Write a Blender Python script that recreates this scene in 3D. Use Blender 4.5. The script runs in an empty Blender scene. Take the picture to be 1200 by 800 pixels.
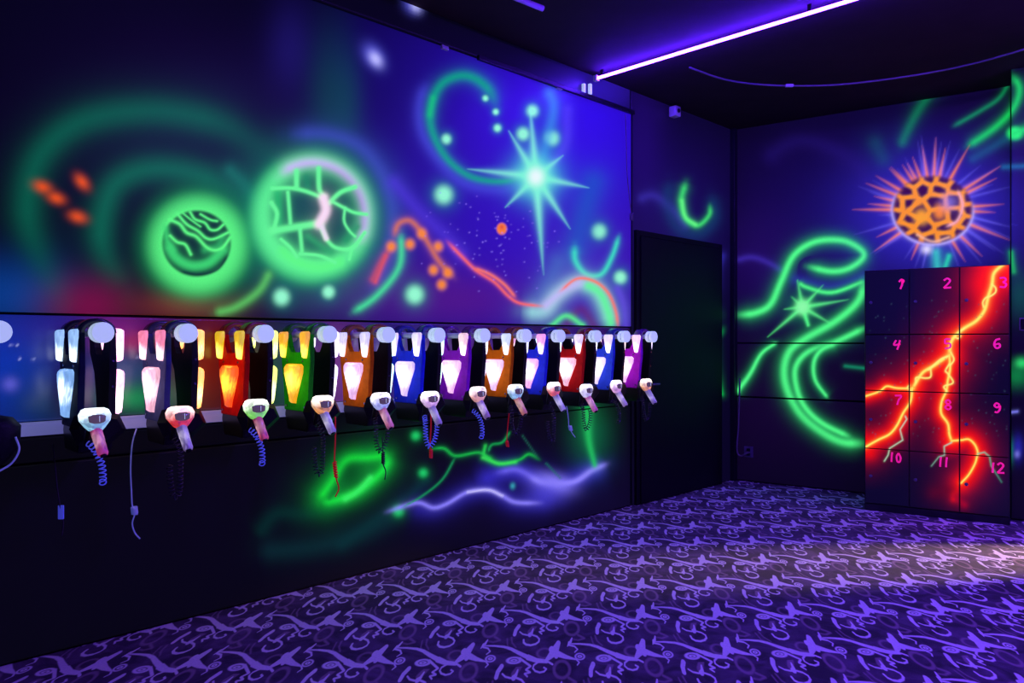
import bpy, bmesh, math, random
import numpy as np
from mathutils import Vector, Matrix

random.seed(7)
RNG = np.random.default_rng(7)
SC = bpy.context.scene
COL = SC.collection

# ------------------------------------------------------------------ camera
FPX, CXP, CYP, EYE = 860.0, 600.0, 400.0, 1.4       # survey of the photograph at 1200 x 800
cam_d = bpy.data.cameras.new('camera')
cam_d.sensor_width = 36.0
cam_d.lens = FPX / 1200.0 * 36.0
cam_d.clip_start = 0.05
cam = bpy.data.objects.new('camera', cam_d)
COL.objects.link(cam)
cam.location = (0, 0, EYE)
cam.rotation_euler = (math.pi / 2, 0, 0)
SC.camera = cam

# ------------------------------------------------------------------ world, exposure
w = bpy.data.worlds.new('dark_room')
SC.world = w
w.use_nodes = True
w.node_tree.nodes['Background'].inputs[0].default_value = (0.10, 0.06, 0.35, 1)
w.node_tree.nodes['Background'].inputs[1].default_value = 0.02
SC.view_settings.view_transform = 'Standard'
SC.view_settings.look = 'None'
SC.view_settings.gamma = 1
SC.view_settings.use_curve_mapping = False
SC.view_settings.exposure = 0.0
SC.cycles.use_denoising = True
SC.cycles.max_bounces = 6
SC.cycles.sample_clamp_indirect = 6.0

# strengths of the room's lamps, used by the lamp builders further down
UV_RGB = (0.08, 0.014, 1.0)   # the tube in view
UV_ROOM = (0.18, 0.05, 1.0)   # the older tubes over the rest of the room
UV_NEAR = 150.0            # the tube in view
UV_REST = 520.0            # the tubes over the rest of the room
WARM_W = 700.0             # the warm lamp through the doorway on the right

# ------------------------------------------------------------------ room survey
ALPHA = math.atan((1493.0 - CXP) / FPX)
UX, UY = math.sin(ALPHA), math.cos(ALPHA)           # along the left wall, away from the camera
NX, NY = math.cos(ALPHA), -math.sin(ALPHA)          # out of the left wall into the room
CZ = FPX * EYE / 162.0
CX = (858 - CXP) / FPX * CZ                          # the far corner on the floor
ROT_L = math.atan2(UY, UX)
BX, BY = 0.834, -0.552                               # along the back wall, to the right
ROT_B = math.atan2(BY, BX)
CEIL = 3.54


def lw_x(px, n=0.0):
    """distance along the left wall (0 = far corner) at an image column, on the plane n in front of it"""
    k = (px - CXP) / FPX
    return (k * (CZ + n * NY) - (CX + n * NX)) / (UX - k * UY)


def lw_point(x, n, z):
    return Vector((CX + x * UX + n * NX, CZ + x * UY + n * NY, z))


def lw_at(px, py, n):
    x = lw_x(px, n)
    p = lw_point(x, n, 0)
    return Vector((p.x, p.y, EYE + (CYP - py) / FPX * p.y))


def lw_local(px, py, n=0.0):
    x = lw_x(px, n)
    p = lw_at(px, py, n)
    return x, p.z


def bw_x(px, off=0.0):
    """distance along the back wall at an image column, off = in front of it"""
    k = (px - CXP) / FPX
    ox, oy = CX - off * 0.552, CZ - off * 0.834
    return (k * oy - ox) / (BX - k * BY)


def bw_local(px, py, off=0.0):
    x = bw_x(px, off)
    d = CZ - off * 0.834 + x * BY
    return x, EYE + (CYP - py) / FPX * d


def bw_at(px, py, off=0.0):
    x, z = bw_local(px, py, off)
    return Vector((CX - off * 0.552 + x * BX, CZ - off * 0.834 + x * BY, z))


# ------------------------------------------------------------------ helpers
def lin(c):
    out = []
    for v in c:
        v = v / 255.0
        out.append(v / 12.92 if v <= 0.04045 else ((v + 0.055) / 1.055) ** 2.4)
    return tuple(out)


def mat(name, col=(0.5, 0.5, 0.5), rough=0.5, metal=0.0, emit=None, strength=1.0, noise=0.0, scale=40.0, spec=0.5, bump=0.0):
    m = bpy.data.materials.new(name)
    m.use_nodes = True
    nt = m.node_tree
    b = nt.nodes['Principled BSDF']
    b.inputs['Base Color'].default_value = (*col, 1)
    b.inputs['Roughness'].default_value = rough
    b.inputs['Metallic'].default_value = metal
    b.inputs['Specular IOR Level'].default_value = spec
    if emit is not None:
        b.inputs['Emission Color'].default_value = (*emit, 1)
        b.inputs['Emission Strength'].default_value = strength
    if noise or bump:
        tc = nt.nodes.new('ShaderNodeTexCoord')
        n = nt.nodes.new('ShaderNodeTexNoise')
        n.inputs['Scale'].default_value = scale
        n.inputs['Detail'].default_value = 5
        nt.links.new(tc.outputs['Object'], n.inputs['Vector'])
        if noise:
            r = nt.nodes.new('ShaderNodeMix')
            r.data_type = 'RGBA'
            r.inputs[6].default_value = (*[c * (1 - noise) for c in col], 1)
            r.inputs[7].default_value = (*[min(1, c * (1 + noise)) for c in col], 1)
            nt.links.new(n.outputs['Fac'], r.inputs[0])
            nt.links.new(r.outputs[2], b.inputs['Base Color'])
        if bump:
            bp = nt.nodes.new('ShaderNodeBump')
            bp.inputs['Strength'].default_value = bump
            bp.inputs['Distance'].default_value = 0.004
            nt.links.new(n.outputs['Fac'], bp.inputs['Height'])
            nt.links.new(bp.outputs['Normal'], b.inputs['Normal'])
    return m


def obj(name, bm, m=None, parent=None, smooth=False, loc=None, rotz=None):
    me = bpy.data.meshes.new(name)
    bmesh.ops.recalc_face_normals(bm, faces=bm.faces[:])
    bm.to_mesh(me)
    bm.free()
    if smooth:
        for p in me.polygons:
            p.use_smooth = True
    if m:
        me.materials.append(m)
    o = bpy.data.objects.new(name, me)
    COL.objects.link(o)
    if parent is not None:
        o.parent = parent
    if loc is not None:
        o.location = loc
    if rotz is not None:
        o.rotation_euler = (0, 0, rotz)
    return o


def tag(o, label=None, cat=None, group=None, kind=None):
    if label:
        o['label'] = label
    if cat:
        o['category'] = cat
    if group:
        o['group'] = group
    if kind:
        o['kind'] = kind
    return o


def thing(name, label, cat, loc=(0, 0, 0), rotz=0.0, group=None):
    o = bpy.data.objects.new(name, None)
    COL.objects.link(o)
    o.location = loc
    o.rotation_euler = (0, 0, rotz)
    return tag(o, label, cat, group)


def dup(src, parent=None, m=None):
    c = src.copy()
    COL.objects.link(c)
    c.parent = parent
    if m is not None:
        c.material_slots[0].link = 'OBJECT'
        c.material_slots[0].material = m
    return c


def box(bm, x0, x1, y0, y1, z0, z1, bev=0.0, mtx=None):
    r = bmesh.ops.create_cube(bm, size=1)
    vs = r['verts']
    for v in vs:
        v.co = Vector(((x0 + x1) / 2 + v.co.x * (x1 - x0), (y0 + y1) / 2 + v.co.y * (y1 - y0), (z0 + z1) / 2 + v.co.z * (z1 - z0)))
    if mtx is not None:
        for v in vs:
            v.co = mtx @ v.co
    if bev:
        es = list({e for v in vs for e in v.link_edges})
        bmesh.ops.bevel(bm, geom=es, offset=bev, segments=2, affect='EDGES', profile=0.6)
    return bm


def bx(x0, x1, y0, y1, z0, z1, bev=0.0):
    return box(bmesh.new(), x0, x1, y0, y1, z0, z1, bev)


def catmull(pts, per=8):
    pts = [Vector(p) for p in pts]
    if len(pts) < 3:
        return pts
    out = []
    P = [pts[0] * 2 - pts[1]] + pts + [pts[-1] * 2 - pts[-2]]
    for i in range(1, len(P) - 2):
        a, b, c, d = P[i - 1], P[i], P[i + 1], P[i + 2]
        for k in range(per):
            t = k / per
            out.append(0.5 * ((2 * b) + (c - a) * t + (2 * a - 5 * b + 4 * c - d) * t * t + (3 * b - a - 3 * c + d) * t ** 3))
    out.append(pts[-1])
    return out


def tube(bm, pts, r, n=8, cap=True):
    pts = [Vector(p) for p in pts]
    rs = r if isinstance(r, (list, tuple)) else [r] * len(pts)
    rings = []
    t0 = (pts[1] - pts[0]).normalized()
    up = Vector((0, 0, 1)) if abs(t0.z) < 0.9 else Vector((1, 0, 0))
    a = t0.cross(up).normalized()
    for i, p in enumerate(pts):
        t = (pts[min(i + 1, len(pts) - 1)] - pts[max(i - 1, 0)])
        t = t.normalized() if t.length > 1e-9 else t0
        a = (a - t * a.dot(t)).normalized()
        b = t.cross(a)
        rings.append([bm.verts.new(p + (a * math.cos(2 * math.pi * k / n) + b * math.sin(2 * math.pi * k / n)) * rs[i]) for k in range(n)])
    for i in range(len(rings) - 1):
        for k in range(n):
            bm.faces.new((rings[i][k], rings[i][(k + 1) % n], rings[i + 1][(k + 1) % n], rings[i + 1][k]))
    if cap:
        bm.faces.new(rings[0][::-1])
        bm.faces.new(rings[-1])
    return bm


def loft(bm, sections, cap=True):
    rings = [[bm.verts.new(p) for p in s] for s in sections]
    n = len(rings[0])
    for i in range(len(rings) - 1):
        for k in range(n):
            bm.faces.new((rings[i][k], rings[i][(k + 1) % n], rings[i + 1][(k + 1) % n], rings[i + 1][k]))
    if cap:
        bm.faces.new(rings[0][::-1])
        bm.faces.new(rings[-1])
    return bm


def slab(outline, x0, x1, bev=0.0):
    """prism from an outline of (n, z) pairs, thick along x; n runs out of the wall"""
    bm = bmesh.new()
    loft(bm, [[(x0, -n, z) for n, z in outline], [(x1, -n, z) for n, z in outline]])
    if bev:
        bmesh.ops.bevel(bm, geom=bm.edges[:], offset=bev, segments=2, affect='EDGES', profile=0.6, clamp_overlap=True)
    return bm


# ------------------------------------------------------------------ painted boards: a fine sheet whose vertices carry the mural's pigment
class Paint:
    """pigment of an airbrushed surface, one RGB per vertex; strokes are given in the photograph's survey coordinates"""

    def __init__(self, px, py, base):
        self.x, self.y = px, py
        self.c = np.zeros((px.size, 3), np.float32) + np.array(lin(base), np.float32)

    def _mix(self, idx, a, col):
        a = a[:, None]
        self.c[idx] = self.c[idx] * (1 - a) + np.array(lin(col), np.float32) * a

    def dab(self, x, y, rx, ry, col, a=1.0, p=2.0, rot=0.0):
        R = max(rx, ry) * 2.6
        idx = np.nonzero((abs(self.x - x) < R) & (abs(self.y - y) < R))[0]
        if not idx.size:
            return
        dx, dy = self.x[idx] - x, self.y[idx] - y
        c, s = math.cos(math.radians(rot)), math.sin(math.radians(rot))
        d = np.sqrt(((dx * c + dy * s) / rx) ** 2 + ((-dx * s + dy * c) / ry) ** 2)
        self._mix(idx, a * np.exp(-d ** p), col)

    def line(self, pts, w, col, a=1.0, p=2.0, w1=None, a1=None, smooth=True, fade=0.0, tail=0.38):
        pts = [(q[0], q[1], 0) for q in pts]
        pl = catmull(pts, 6) if smooth and len(pts) > 2 else [Vector(q) for q in pts]
        if smooth and len(pts) > 3 and not fade:
            fade = 0.1
        w1 = w if w1 is None else w1
        a1 = a if a1 is None else a1
        P = np.array([(q.x, q.y) for q in pl])
        R = max(w, w1) * 3.4
        lo, hi = P.min(0) - R, P.max(0) + R
        idx = np.nonzero((self.x > lo[0]) & (self.x < hi[0]) & (self.y > lo[1]) & (self.y < hi[1]))[0]
        if not idx.size:
            return
        X, Y = self.x[idx], self.y[idx]
        L = np.concatenate([[0], np.cumsum(np.hypot(*(P[1:] - P[:-1]).T))])
        L /= max(L[-1], 1e-6)
        best = np.full(idx.size, 1e9)
        bt = np.zeros(idx.size)
        for i in range(len(P) - 1):
            ax, ay = P[i]
            vx, vy = P[i + 1] - P[i]
            q = vx * vx + vy * vy
            if q < 1e-9:
                continue
            h = np.clip(((X - ax) * vx + (Y - ay) * vy) / q, 0, 1)
            d = np.hypot(X - ax - h * vx, Y - ay - h * vy)
            t = L[i] + (L[i + 1] - L[i]) * h
            ww = w + (w1 - w) * t
            d = d / np.maximum(ww, 0.3)
            m = d < best
            best[m] = d[m]
            bt[m] = t[m]
        al = (a + (a1 - a) * bt) * ((1 - tail) * np.exp(-(best / 0.72) ** p) + tail * np.exp(-(best / 0.95) ** 1.25))
        if fade > 0.005:
            al = al * np.clip(np.minimum(bt, 1 - bt) / fade + 0.12, 0, 1)
        self._mix(idx, np.clip(al, 0, 1), col)


def crop(ox, oy, s):
    return lambda *pts: [(ox + x / s, oy + y / s) for x, y in pts]


def sheet(name, xs, zs, y, thick, paint_fn, m, parent, to_px, base):
    """a board: front face a grid at local y, edges turned back by thick"""
    nx, nz = len(xs), len(zs)
    X = np.concatenate([[xs[0]], xs, [xs[-1]]])
    Z = np.concatenate([[zs[0]], zs, [zs[-1]]])
    GX, GZ = np.meshgrid(X, Z)
    GY = np.full(GX.shape, y)
    GY[0, :] = GY[-1, :] = y + thick
    GY[:, 0] = GY[:, -1] = y + thick
    co = np.stack([GX, GY, GZ], -1).reshape(-1, 3)
    W, H = nx + 2, nz + 2
    i = np.arange(W * H).reshape(H, W)
    q = np.stack([i[:-1, :-1], i[:-1, 1:], i[1:, 1:], i[1:, :-1]], -1).reshape(-1, 4)
    me = bpy.data.meshes.new(name)
    me.vertices.add(len(co))
    me.vertices.foreach_set('co', co.astype(np.float32).ravel())
    me.loops.add(q.size)
    me.loops.foreach_set('vertex_index', q.ravel().astype(np.int32))
    me.polygons.add(len(q))
    me.polygons.foreach_set('loop_start', np.arange(0, q.size, 4, dtype=np.int32))
    me.polygons.foreach_set('loop_total', np.full(len(q), 4, dtype=np.int32))
    me.update(calc_edges=True)
    px, py = to_px(co[:, 0], co[:, 1], co[:, 2])
    P = Paint(px, py, base)
    paint_fn(P)
    at = me.color_attributes.new('pigment', 'FLOAT_COLOR', 'POINT')
    rgba = np.ones((len(co), 4), np.float32)
    rgba[:, :3] = np.clip(P.c, 0, 1)
    at.data.foreach_set('color', rgba.ravel())
    me.materials.append(m)
    o = bpy.data.objects.new(name, me)
    COL.objects.link(o)
    o.parent = parent
    return o


def pigment_mat(name, glow, albedo, rough, spec=0.5, dark=(0.006, 0.005, 0.012)):
    """airbrushed fluorescent paint: the pigment re-emits under the UV tubes"""
    m = bpy.data.materials.new(name)
    m.use_nodes = True
    nt = m.node_tree
    b = nt.nodes['Principled BSDF']
    a = nt.nodes.new('ShaderNodeVertexColor')
    a.layer_name = 'pigment'
    tc = nt.nodes.new('ShaderNodeTexCoord')
    n = nt.nodes.new('ShaderNodeTexNoise')
    n.inputs['Scale'].default_value = 180
    n.inputs['Detail'].default_value = 3
    nt.links.new(tc.outputs['Object'], n.inputs['Vector'])
    mr = nt.nodes.new('ShaderNodeMapRange')
    mr.inputs[3].default_value = 0.86
    mr.inputs[4].default_value = 1.14
    nt.links.new(n.outputs['Fac'], mr.inputs[0])
    g = nt.nodes.new('ShaderNodeVectorMath')
    g.operation = 'SCALE'
    nt.links.new(a.outputs['Color'], g.inputs[0])
    nt.links.new(mr.outputs[0], g.inputs['Scale'])
    sc = nt.nodes.new('ShaderNodeVectorMath')
    sc.operation = 'MULTIPLY_ADD'
    sc.inputs[1].default_value = (albedo,) * 3
    sc.inputs[2].default_value = dark
    nt.links.new(g.outputs[0], sc.inputs[0])
    nt.links.new(sc.outputs[0], b.inputs['Base Color'])
    nt.links.new(g.outputs[0], b.inputs['Emission Color'])
    b.inputs['Emission Strength'].default_value = glow
    b.inputs['Roughness'].default_value = rough
    b.inputs['Specular IOR Level'].default_value = spec
    return m


# ------------------------------------------------------------------ carpet: printed pattern worked out by nodes
class Nd:
    """tiny expression builder over shader nodes"""
    nt = None
    last = None

    def __init__(self, s):
        self.s = s

    @staticmethod
    def math(op, *a, clamp=False):
        n = Nd.nt.nodes.new('ShaderNodeMath')
        n.operation = op
        n.use_clamp = clamp
        for i, v in enumerate(a):
            if isinstance(v, Nd):
                Nd.nt.links.new(v.s, n.inputs[i])
            else:
                n.inputs[i].default_value = v
        return Nd(n.outputs[0])

    @staticmethod
    def vec(op, *a, scale=None):
        n = Nd.nt.nodes.new('ShaderNodeVectorMath')
        n.operation = op
        for i, v in enumerate(a):
            if isinstance(v, Nd):
                Nd.nt.links.new(v.s, n.inputs[i])
            else:
                n.inputs[i].default_value = v
        if scale is not None:
            if isinstance(scale, Nd):
                Nd.nt.links.new(scale.s, n.inputs['Scale'])
            else:
                n.inputs['Scale'].default_value = scale
        return Nd(n.outputs[1] if op in ('DOT_PRODUCT', 'LENGTH', 'DISTANCE') else n.outputs[0])


def carpet_mat():
    m = bpy.data.materials.new('printed_carpet')
    m.use_nodes = True
    nt = m.node_tree
    Nd.nt = nt
    b = nt.nodes['Principled BSDF']
    tc = nt.nodes.new('ShaderNodeTexCoord')
    pos = Nd(tc.outputs['Object'])
    # lattice of the repeat, measured on the floor (camera foot = origin)
    s = EYE
    f = FPX
    a = np.array([0.28366, 0.01490 / 800 * f]) * s
    bb = np.array([0.05624, 0.29740 / 800 * f]) * s
    y0 = f / (764.0 - 400) * s
    org = np.array([(649.0 - 600) / f * y0, y0])
    inv = np.linalg.inv(np.array([a, bb]).T)
    u = Nd.math('SUBTRACT', Nd.vec('DOT_PRODUCT', pos, (inv[0, 0], inv[0, 1], 0)), float(inv[0] @ org))
    v = Nd.math('SUBTRACT', Nd.vec('DOT_PRODUCT', pos, (inv[1, 0], inv[1, 1], 0)), float(inv[1] @ org))
    cmb = nt.nodes.new('ShaderNodeCombineXYZ')
    nt.links.new(u.s, cmb.inputs[0])
    nt.links.new(v.s, cmb.inputs[1])
    uv = Nd(cmb.outputs[0])
    # slight wobble, like pile
    nz = nt.nodes.new('ShaderNodeTexNoise')
    nz.inputs['Scale'].default_value = 90
    nt.links.new(tc.outputs['Object'], nz.inputs['Vector'])

    def frame(cx, cy):
        """repeat-centred coordinates about a motif; unit = 1/520 of the repeat"""
        cv = -cy / 210.0
        cu = (cx - 70 * cv) / 520.0
        q = Nd.vec('FRACTION', Nd.vec('ADD', uv, (0.5 - cu, 0.5 - cv, 0)))
        q = Nd.vec('SUBTRACT', q, (0.5, 0.5, 0))
        x = Nd.vec('DOT_PRODUCT', q, (520, 70, 0))
        y = Nd.vec('DOT_PRODUCT', q, (0, -210, 0))
        c = nt.nodes.new('ShaderNodeCombineXYZ')
        nt.links.new(x.s, c.inputs[0])
        nt.links.new(y.s, c.inputs[1])
        return Nd(c.outputs[0]), cx, cy

    def seg(fr, p0, p1, w0, w1=None):
        q, cx, cy = fr
        w1 = w0 if w1 is None else w1
        ax, ay = p0[0] - cx, p0[1] - cy
        dx, dy = p1[0] - p0[0], p1[1] - p0[1]
        L2 = dx * dx + dy * dy
        if Nd.last is not None:      # a chain: each stroke waits for the one before, which keeps the shader's stack small
            q = Nd.vec('MULTIPLY_ADD', Nd.last, (1e-12, 1e-12, 0), q)
        pa = Nd.vec('SUBTRACT', q, (ax, ay, 0))
        h = Nd.math('ADD', Nd.vec('DOT_PRODUCT', pa, (dx / L2, dy / L2, 0)), 0.0, clamp=True)
        d = Nd.vec('LENGTH', Nd.vec('SUBTRACT', pa, Nd.vec('SCALE', (dx, dy, 0), scale=h)))
        return Nd.math('SUBTRACT', d, Nd.math('MULTIPLY_ADD', h, float(w1 - w0), float(w0)))

    def poly(fr, pts, w0, w1=None):
        w1 = w0 if w1 is None else w1
        n = len(pts) - 1
        r = None                     # joined one by one, so that few values are alive at a time
        for i in range(n):
            d = seg(fr, pts[i], pts[i + 1], w0 + (w1 - w0) * i / n, w0 + (w1 - w0) * (i + 1) / n)
            r = d if r is None else Nd.math('MINIMUM', r, d)
            Nd.last = r
        return [r]

    def ring(fr, c, rx, ry, wd):
        q, cx, cy = fr
        d = Nd.vec('LENGTH', Nd.vec('MULTIPLY', Nd.vec('SUBTRACT', q, (c[0] - cx, c[1] - cy, 0)), (1 / rx, 1 / ry, 0)))
        return Nd.math('SUBTRACT', Nd.math('MULTIPLY', Nd.math('ABSOLUTE', Nd.math('SUBTRACT', d, 1.0)), float(min(rx, ry))), float(wd))

    class Union(list):
        def __iadd__(self, ds):
            for d in ds:
                self.append(d)
            return self

        def append(self, d):
            if len(self):
                self[0] = Nd.math('MINIMUM', self[0], d)
            else:
                list.append(self, d)

    def mask(d, soft):
        n = nt.nodes.new('ShaderNodeMapRange')
        n.interpolation_type = 'SMOOTHSTEP'
        n.inputs[1].default_value = soft
        n.inputs[2].default_value = -soft
        nt.links.new(d.s, n.inputs[0])
        return Nd(n.outputs[0])

    fs = frame(-20, 20)
    acc = star = tail = face = Union()
    star += poly(fs, [(28, -48), (4, -4)], 13, 24)
    star += poly(fs, [(4, -4), (-48, 42)], 24, 7)
    star += poly(fs, [(-12, -14), (14, 20)], 18, 12)
    star += poly(fs, [(6, 2), (70, 24), (130, 38)], 18, 3)
    star += poly(fs, [(130, 38), (146, 52), (134, 64)], 4, 3)
    star.append(ring(fs, (152, 24), 26, 15, 3))
    star.append(ring(fs, (152, 24), 9, 5, 3))
    ft = frame(-190, 0)
    tail += poly(ft, [(-40, 44), (-100, 38), (-150, 22)], 9, 14)
    tail += poly(ft, [(-150, 22), (-210, -2), (-255, -22), (-300, -34), (-360, -40), (-420, -42)], 11, 3)
    tail += poly(ft, [(-440, -38), (-418, -52), (-408, -72)], 11, 4)
    tail += poly(ft, [(-440, -38), (-395, -28), (-378, -12), (-396, 2)], 5, 3)
    fc = frame(-140, -120)
    face += poly(fc, [(-226, -148), (-242, -124), (-246, -100)], 12, 11)
    face.append(ring(fc, (-160, -175), 36, 14, 4))
    face.append(ring(fc, (-160, -174), 14, 5, 3))
    face += poly(fc, [(-128, -184), (-100, -168), (-62, -146), (-86, -130), (-62, -118), (-92, -112), (-76, -100)], 6, 4)
    face += poly(fc, [(-132, -130), (-140, -106), (-150, -96)], 4, 13)
    face += poly(fc, [(-215, -114), (-196, -101), (-168, -95), (-134, -95), (-106, -86), (-90, -72), (-92, -57), (-110, -45), (-140, -39), (-168, -43), (-184, -54), (-186, -68)], 4, 6)
    fk = frame(-10, -145)
    acc += poly(fk, [(62, -152), (40, -163), (10, -168), (-22, -163), (-44, -150), (-48, -136), (-34, -123), (-8, -116), (16, -120), (28, -131), (14, -138)], 5, 4)
    bright = acc[0]
    fr_ = frame(120, -125)
    dim = Union()
    dim.append(ring(fr_, (115, -128), 44, 38, 7))
    dim += poly(fr_, [(150, -90), (190, -70), (150, -60), (110, -68)], 6, 3)
    fd = frame(-170, -40)
    dim += poly(fd, [(-262, -82), (-255, -55), (-228, -30)], 5, 3)
    dim += poly(fd, [(-288, -76), (-280, -40), (-240, -8)], 4, 3)
    dim += poly(fd, [(-120, -150), (-150, -112)], 14, 16)
    dim.append(ring(fd, (-55, 4), 42, 24, 4))
    dimd = dim[0]
    # faint cloudy print under the motifs
    n2 = nt.nodes.new('ShaderNodeTexNoise')
    n2.inputs['Scale'].default_value = 6.5
    n2.inputs['Detail'].default_value = 4
    n2.inputs['Distortion'].default_value = 1.2
    nt.links.new(tc.outputs['Object'], n2.inputs['Vector'])

    def mixc(fac, c0, c1):
        n = nt.nodes.new('ShaderNodeMix')
        n.data_type = 'RGBA'
        if isinstance(fac, Nd):
            nt.links.new(fac.s, n.inputs[0])
        else:
            nt.links.new(fac, n.inputs[0])
        for k, c in ((6, c0), (7, c1)):
            if isinstance(c, tuple):
                n.inputs[k].default_value = (*c, 1)
            else:
                nt.links.new(c, n.inputs[k])
        return n.outputs[2]
    ramp = nt.nodes.new('ShaderNodeMapRange')
    ramp.inputs[1].default_value = 0.4
    ramp.inputs[2].default_value = 0.68
    nt.links.new(n2.outputs['Fac'], ramp.inputs[0])
    c = mixc(ramp.outputs[0], (0.035, 0.025, 0.05), (0.14, 0.085, 0.17))
    dm = Nd.math('MULTIPLY', mask(dimd, 5.0), 0.55)
    c = mixc(dm, c, (0.50, 0.34, 0.42))
    c = mixc(mask(bright, 2.5), c, (0.95, 0.92, 0.95))
    sc = nt.nodes.new('ShaderNodeMapRange')
    sc.inputs[3].default_value = 0.8
    sc.inputs[4].default_value = 1.15
    nt.links.new(nz.outputs['Fac'], sc.inputs[0])
    g = nt.nodes.new('ShaderNodeVectorMath')
    g.operation = 'SCALE'
    nt.links.new(c, g.inputs[0])
    nt.links.new(sc.outputs[0], g.inputs['Scale'])
    nt.links.new(g.outputs[0], b.inputs['Base Color'])
    b.inputs['Roughness'].default_value = 0.95
    b.inputs['Specular IOR Level'].default_value = 0.1
    b.inputs['Sheen Weight'].default_value = 0.15
    bp = nt.nodes.new('ShaderNodeBump')
    bp.inputs['Strength'].default_value = 0.35
    bp.inputs['Distance'].default_value = 0.004
    pile = nt.nodes.new('ShaderNodeTexNoise')
    pile.inputs['Scale'].default_value = 320
    nt.links.new(tc.outputs['Object'], pile.inputs['Vector'])
    nt.links.new(pile.outputs['Fac'], bp.inputs['Height'])
    nt.links.new(bp.outputs['Normal'], b.inputs['Normal'])
    return m


# ------------------------------------------------------------------ materials
M_BLACKWALL = mat('matt_black_wall_paint', (0.006, 0.005, 0.012), 0.6, spec=0.15, noise=0.3, scale=8)
M_CEIL = mat('black_ceiling_paint', (0.045, 0.022, 0.036), 0.8, spec=0.1, noise=0.25, scale=5)
M_MURAL = pigment_mat('fluorescent_mural_paint', 0.95, 0.13, 0.4, 0.2)
M_MURAL_VEST_GLOW = pigment_mat('glossy_mural_paint_with_vest_glow', 0.55, 0.6, 0.22, 0.6, (0.03, 0.02, 0.03))  # middle board: mural paint plus painted vest-light spill, both emitting
M_MURAL_LOW = pigment_mat('fluorescent_mural_paint_lower', 0.9, 0.3, 0.45, 0.15)
M_LOCKER = pigment_mat('fluorescent_locker_paint', 1.0, 0.1, 0.35, 0.15, (0.003, 0.002, 0.006))
M_DOOR = mat('black_door_paint', (0.008, 0.006, 0.012), 0.5, spec=0.15, noise=0.3, scale=10)
M_TRIM = mat('black_plastic_trunking', (0.012, 0.01, 0.02), 0.4)
M_ALU = mat('pale_satin_rail', (0.62, 0.62, 0.72), 0.4, 0.0, emit=(0.25, 0.25, 0.8), strength=0.3)
M_WHITE = mat('white_plastic_fluorescing', (0.8, 0.8, 0.85), 0.4, emit=(0.34, 0.43, 0.6), strength=1.0)
M_ROD = mat('white_peg_rod', (0.75, 0.72, 0.8), 0.35)
M_GREY = mat('grey_plastic', (0.15, 0.14, 0.2), 0.4)
M_BLACK = mat('black_nylon', (0.01, 0.01, 0.013), 0.55, spec=0.2, noise=0.4, scale=120, bump=0.3)
M_BLACKP = mat('black_plastic', (0.01, 0.01, 0.012), 0.3, spec=0.3)
M_BLUECOIL = mat('blue_coil_cord', (0.2, 0.25, 0.85), 0.3, emit=(0.08, 0.1, 0.9), strength=0.35)
M_BLACKCOIL = mat('black_coil_cord', (0.05, 0.04, 0.08), 0.15)
M_WHITECORD = mat('white_cord', (0.75, 0.75, 0.85), 0.5, emit=(0.1, 0.15, 0.7), strength=0.25)
M_REDCORD = mat('red_cord', (0.7, 0.03, 0.03), 0.5, emit=(0.7, 0.01, 0.02), strength=0.18)
M_DARKCORD = mat('dark_cord', (0.05, 0.04, 0.06), 0.5)
M_VIOCORD = mat('pale_cable', (0.2, 0.16, 0.22), 0.5)
M_PINK = mat('fluorescent_pink_paint', (0.8, 0.05, 0.3), 0.5, emit=lin((235, 20, 120)), strength=0.85)
M_TUBE = mat('uv_tube_glass', (0.5, 0.4, 0.8), 0.3, emit=UV_RGB, strength=UV_NEAR)
M_TUBE2 = mat('uv_tube_glass_far', (0.5, 0.4, 0.8), 0.3, emit=UV_ROOM, strength=UV_REST)
M_TUBEOFF = mat('pale_tube_glass', (0.7, 0.45, 0.8), 0.3)
M_SMOKE = mat('smoked_window_plastic', (0.04, 0.03, 0.05), 0.12, emit=(0.25, 0.15, 0.32), strength=0.3)
M_SCREW = mat('steel_screw', (0.6, 0.6, 0.7), 0.25, 1.0)

# ------------------------------------------------------------------ lamps
def uv_tube(p, q, m, label, clips=False):
    p, q = Vector(p), Vector(q)
    L = (q - p).length
    t = thing('uv_tube_light', label, 'light', p, math.atan2(q.y - p.y, q.x - p.x))
    bm = bmesh.new()
    tube(bm, [(0.03, 0, 0), (L - 0.03, 0, 0)], 0.0105, 12)
    obj('tube', bm, m, t, True)
    for q_ in (0.02, 0.5, 0.98):
        obj('bracket', bx(L * q_ - 0.012, L * q_ + 0.012, -0.008, 0.008, 0.01, CEIL - p.z - 0.001, 0.002), M_TRIM, t)
    for s in (0.012, L - 0.012):
        bm = bx(s - 0.016, s + 0.016, -0.02, 0.02, -0.022, 0.024, 0.004)
        obj('lamp_holder', bm, M_ROD, t)
    if clips:
        for cx_ in (684.0, 691.5):
            cp = lw_at(cx_, 104.5, 0.03) - p
            cm_ = Matrix.Rotation(-t.rotation_euler.z, 4, 'Z') @ cp
            obj('wall_clip', bx(cm_.x - .012, cm_.x + .012, cm_.y - .012, cm_.y + .012, cm_.z - .042, cm_.z + .042, .003), M_WHITE, t)
    return t


TZ = 3.485
uv_tube((0.66, 5.83, TZ), (3.12, 3.49, TZ), M_TUBE, 'long glowing violet UV tube crossing the ceiling from the mural wall', True)
uv_tube((4.15, 4.75, 3.38), (5.25, 3.70, 3.38), M_TUBE2, 'violet UV tube on the ceiling beyond the right edge')
uv_tube((1.30, 2.55, TZ), (3.00, 0.95, TZ), M_TUBE2, 'violet UV tube on the ceiling above the camera')
uv_tube((3.90, 2.70, TZ), (5.50, 1.20, TZ), M_TUBE2, 'violet UV tube on the ceiling over the right side of the room')

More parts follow.
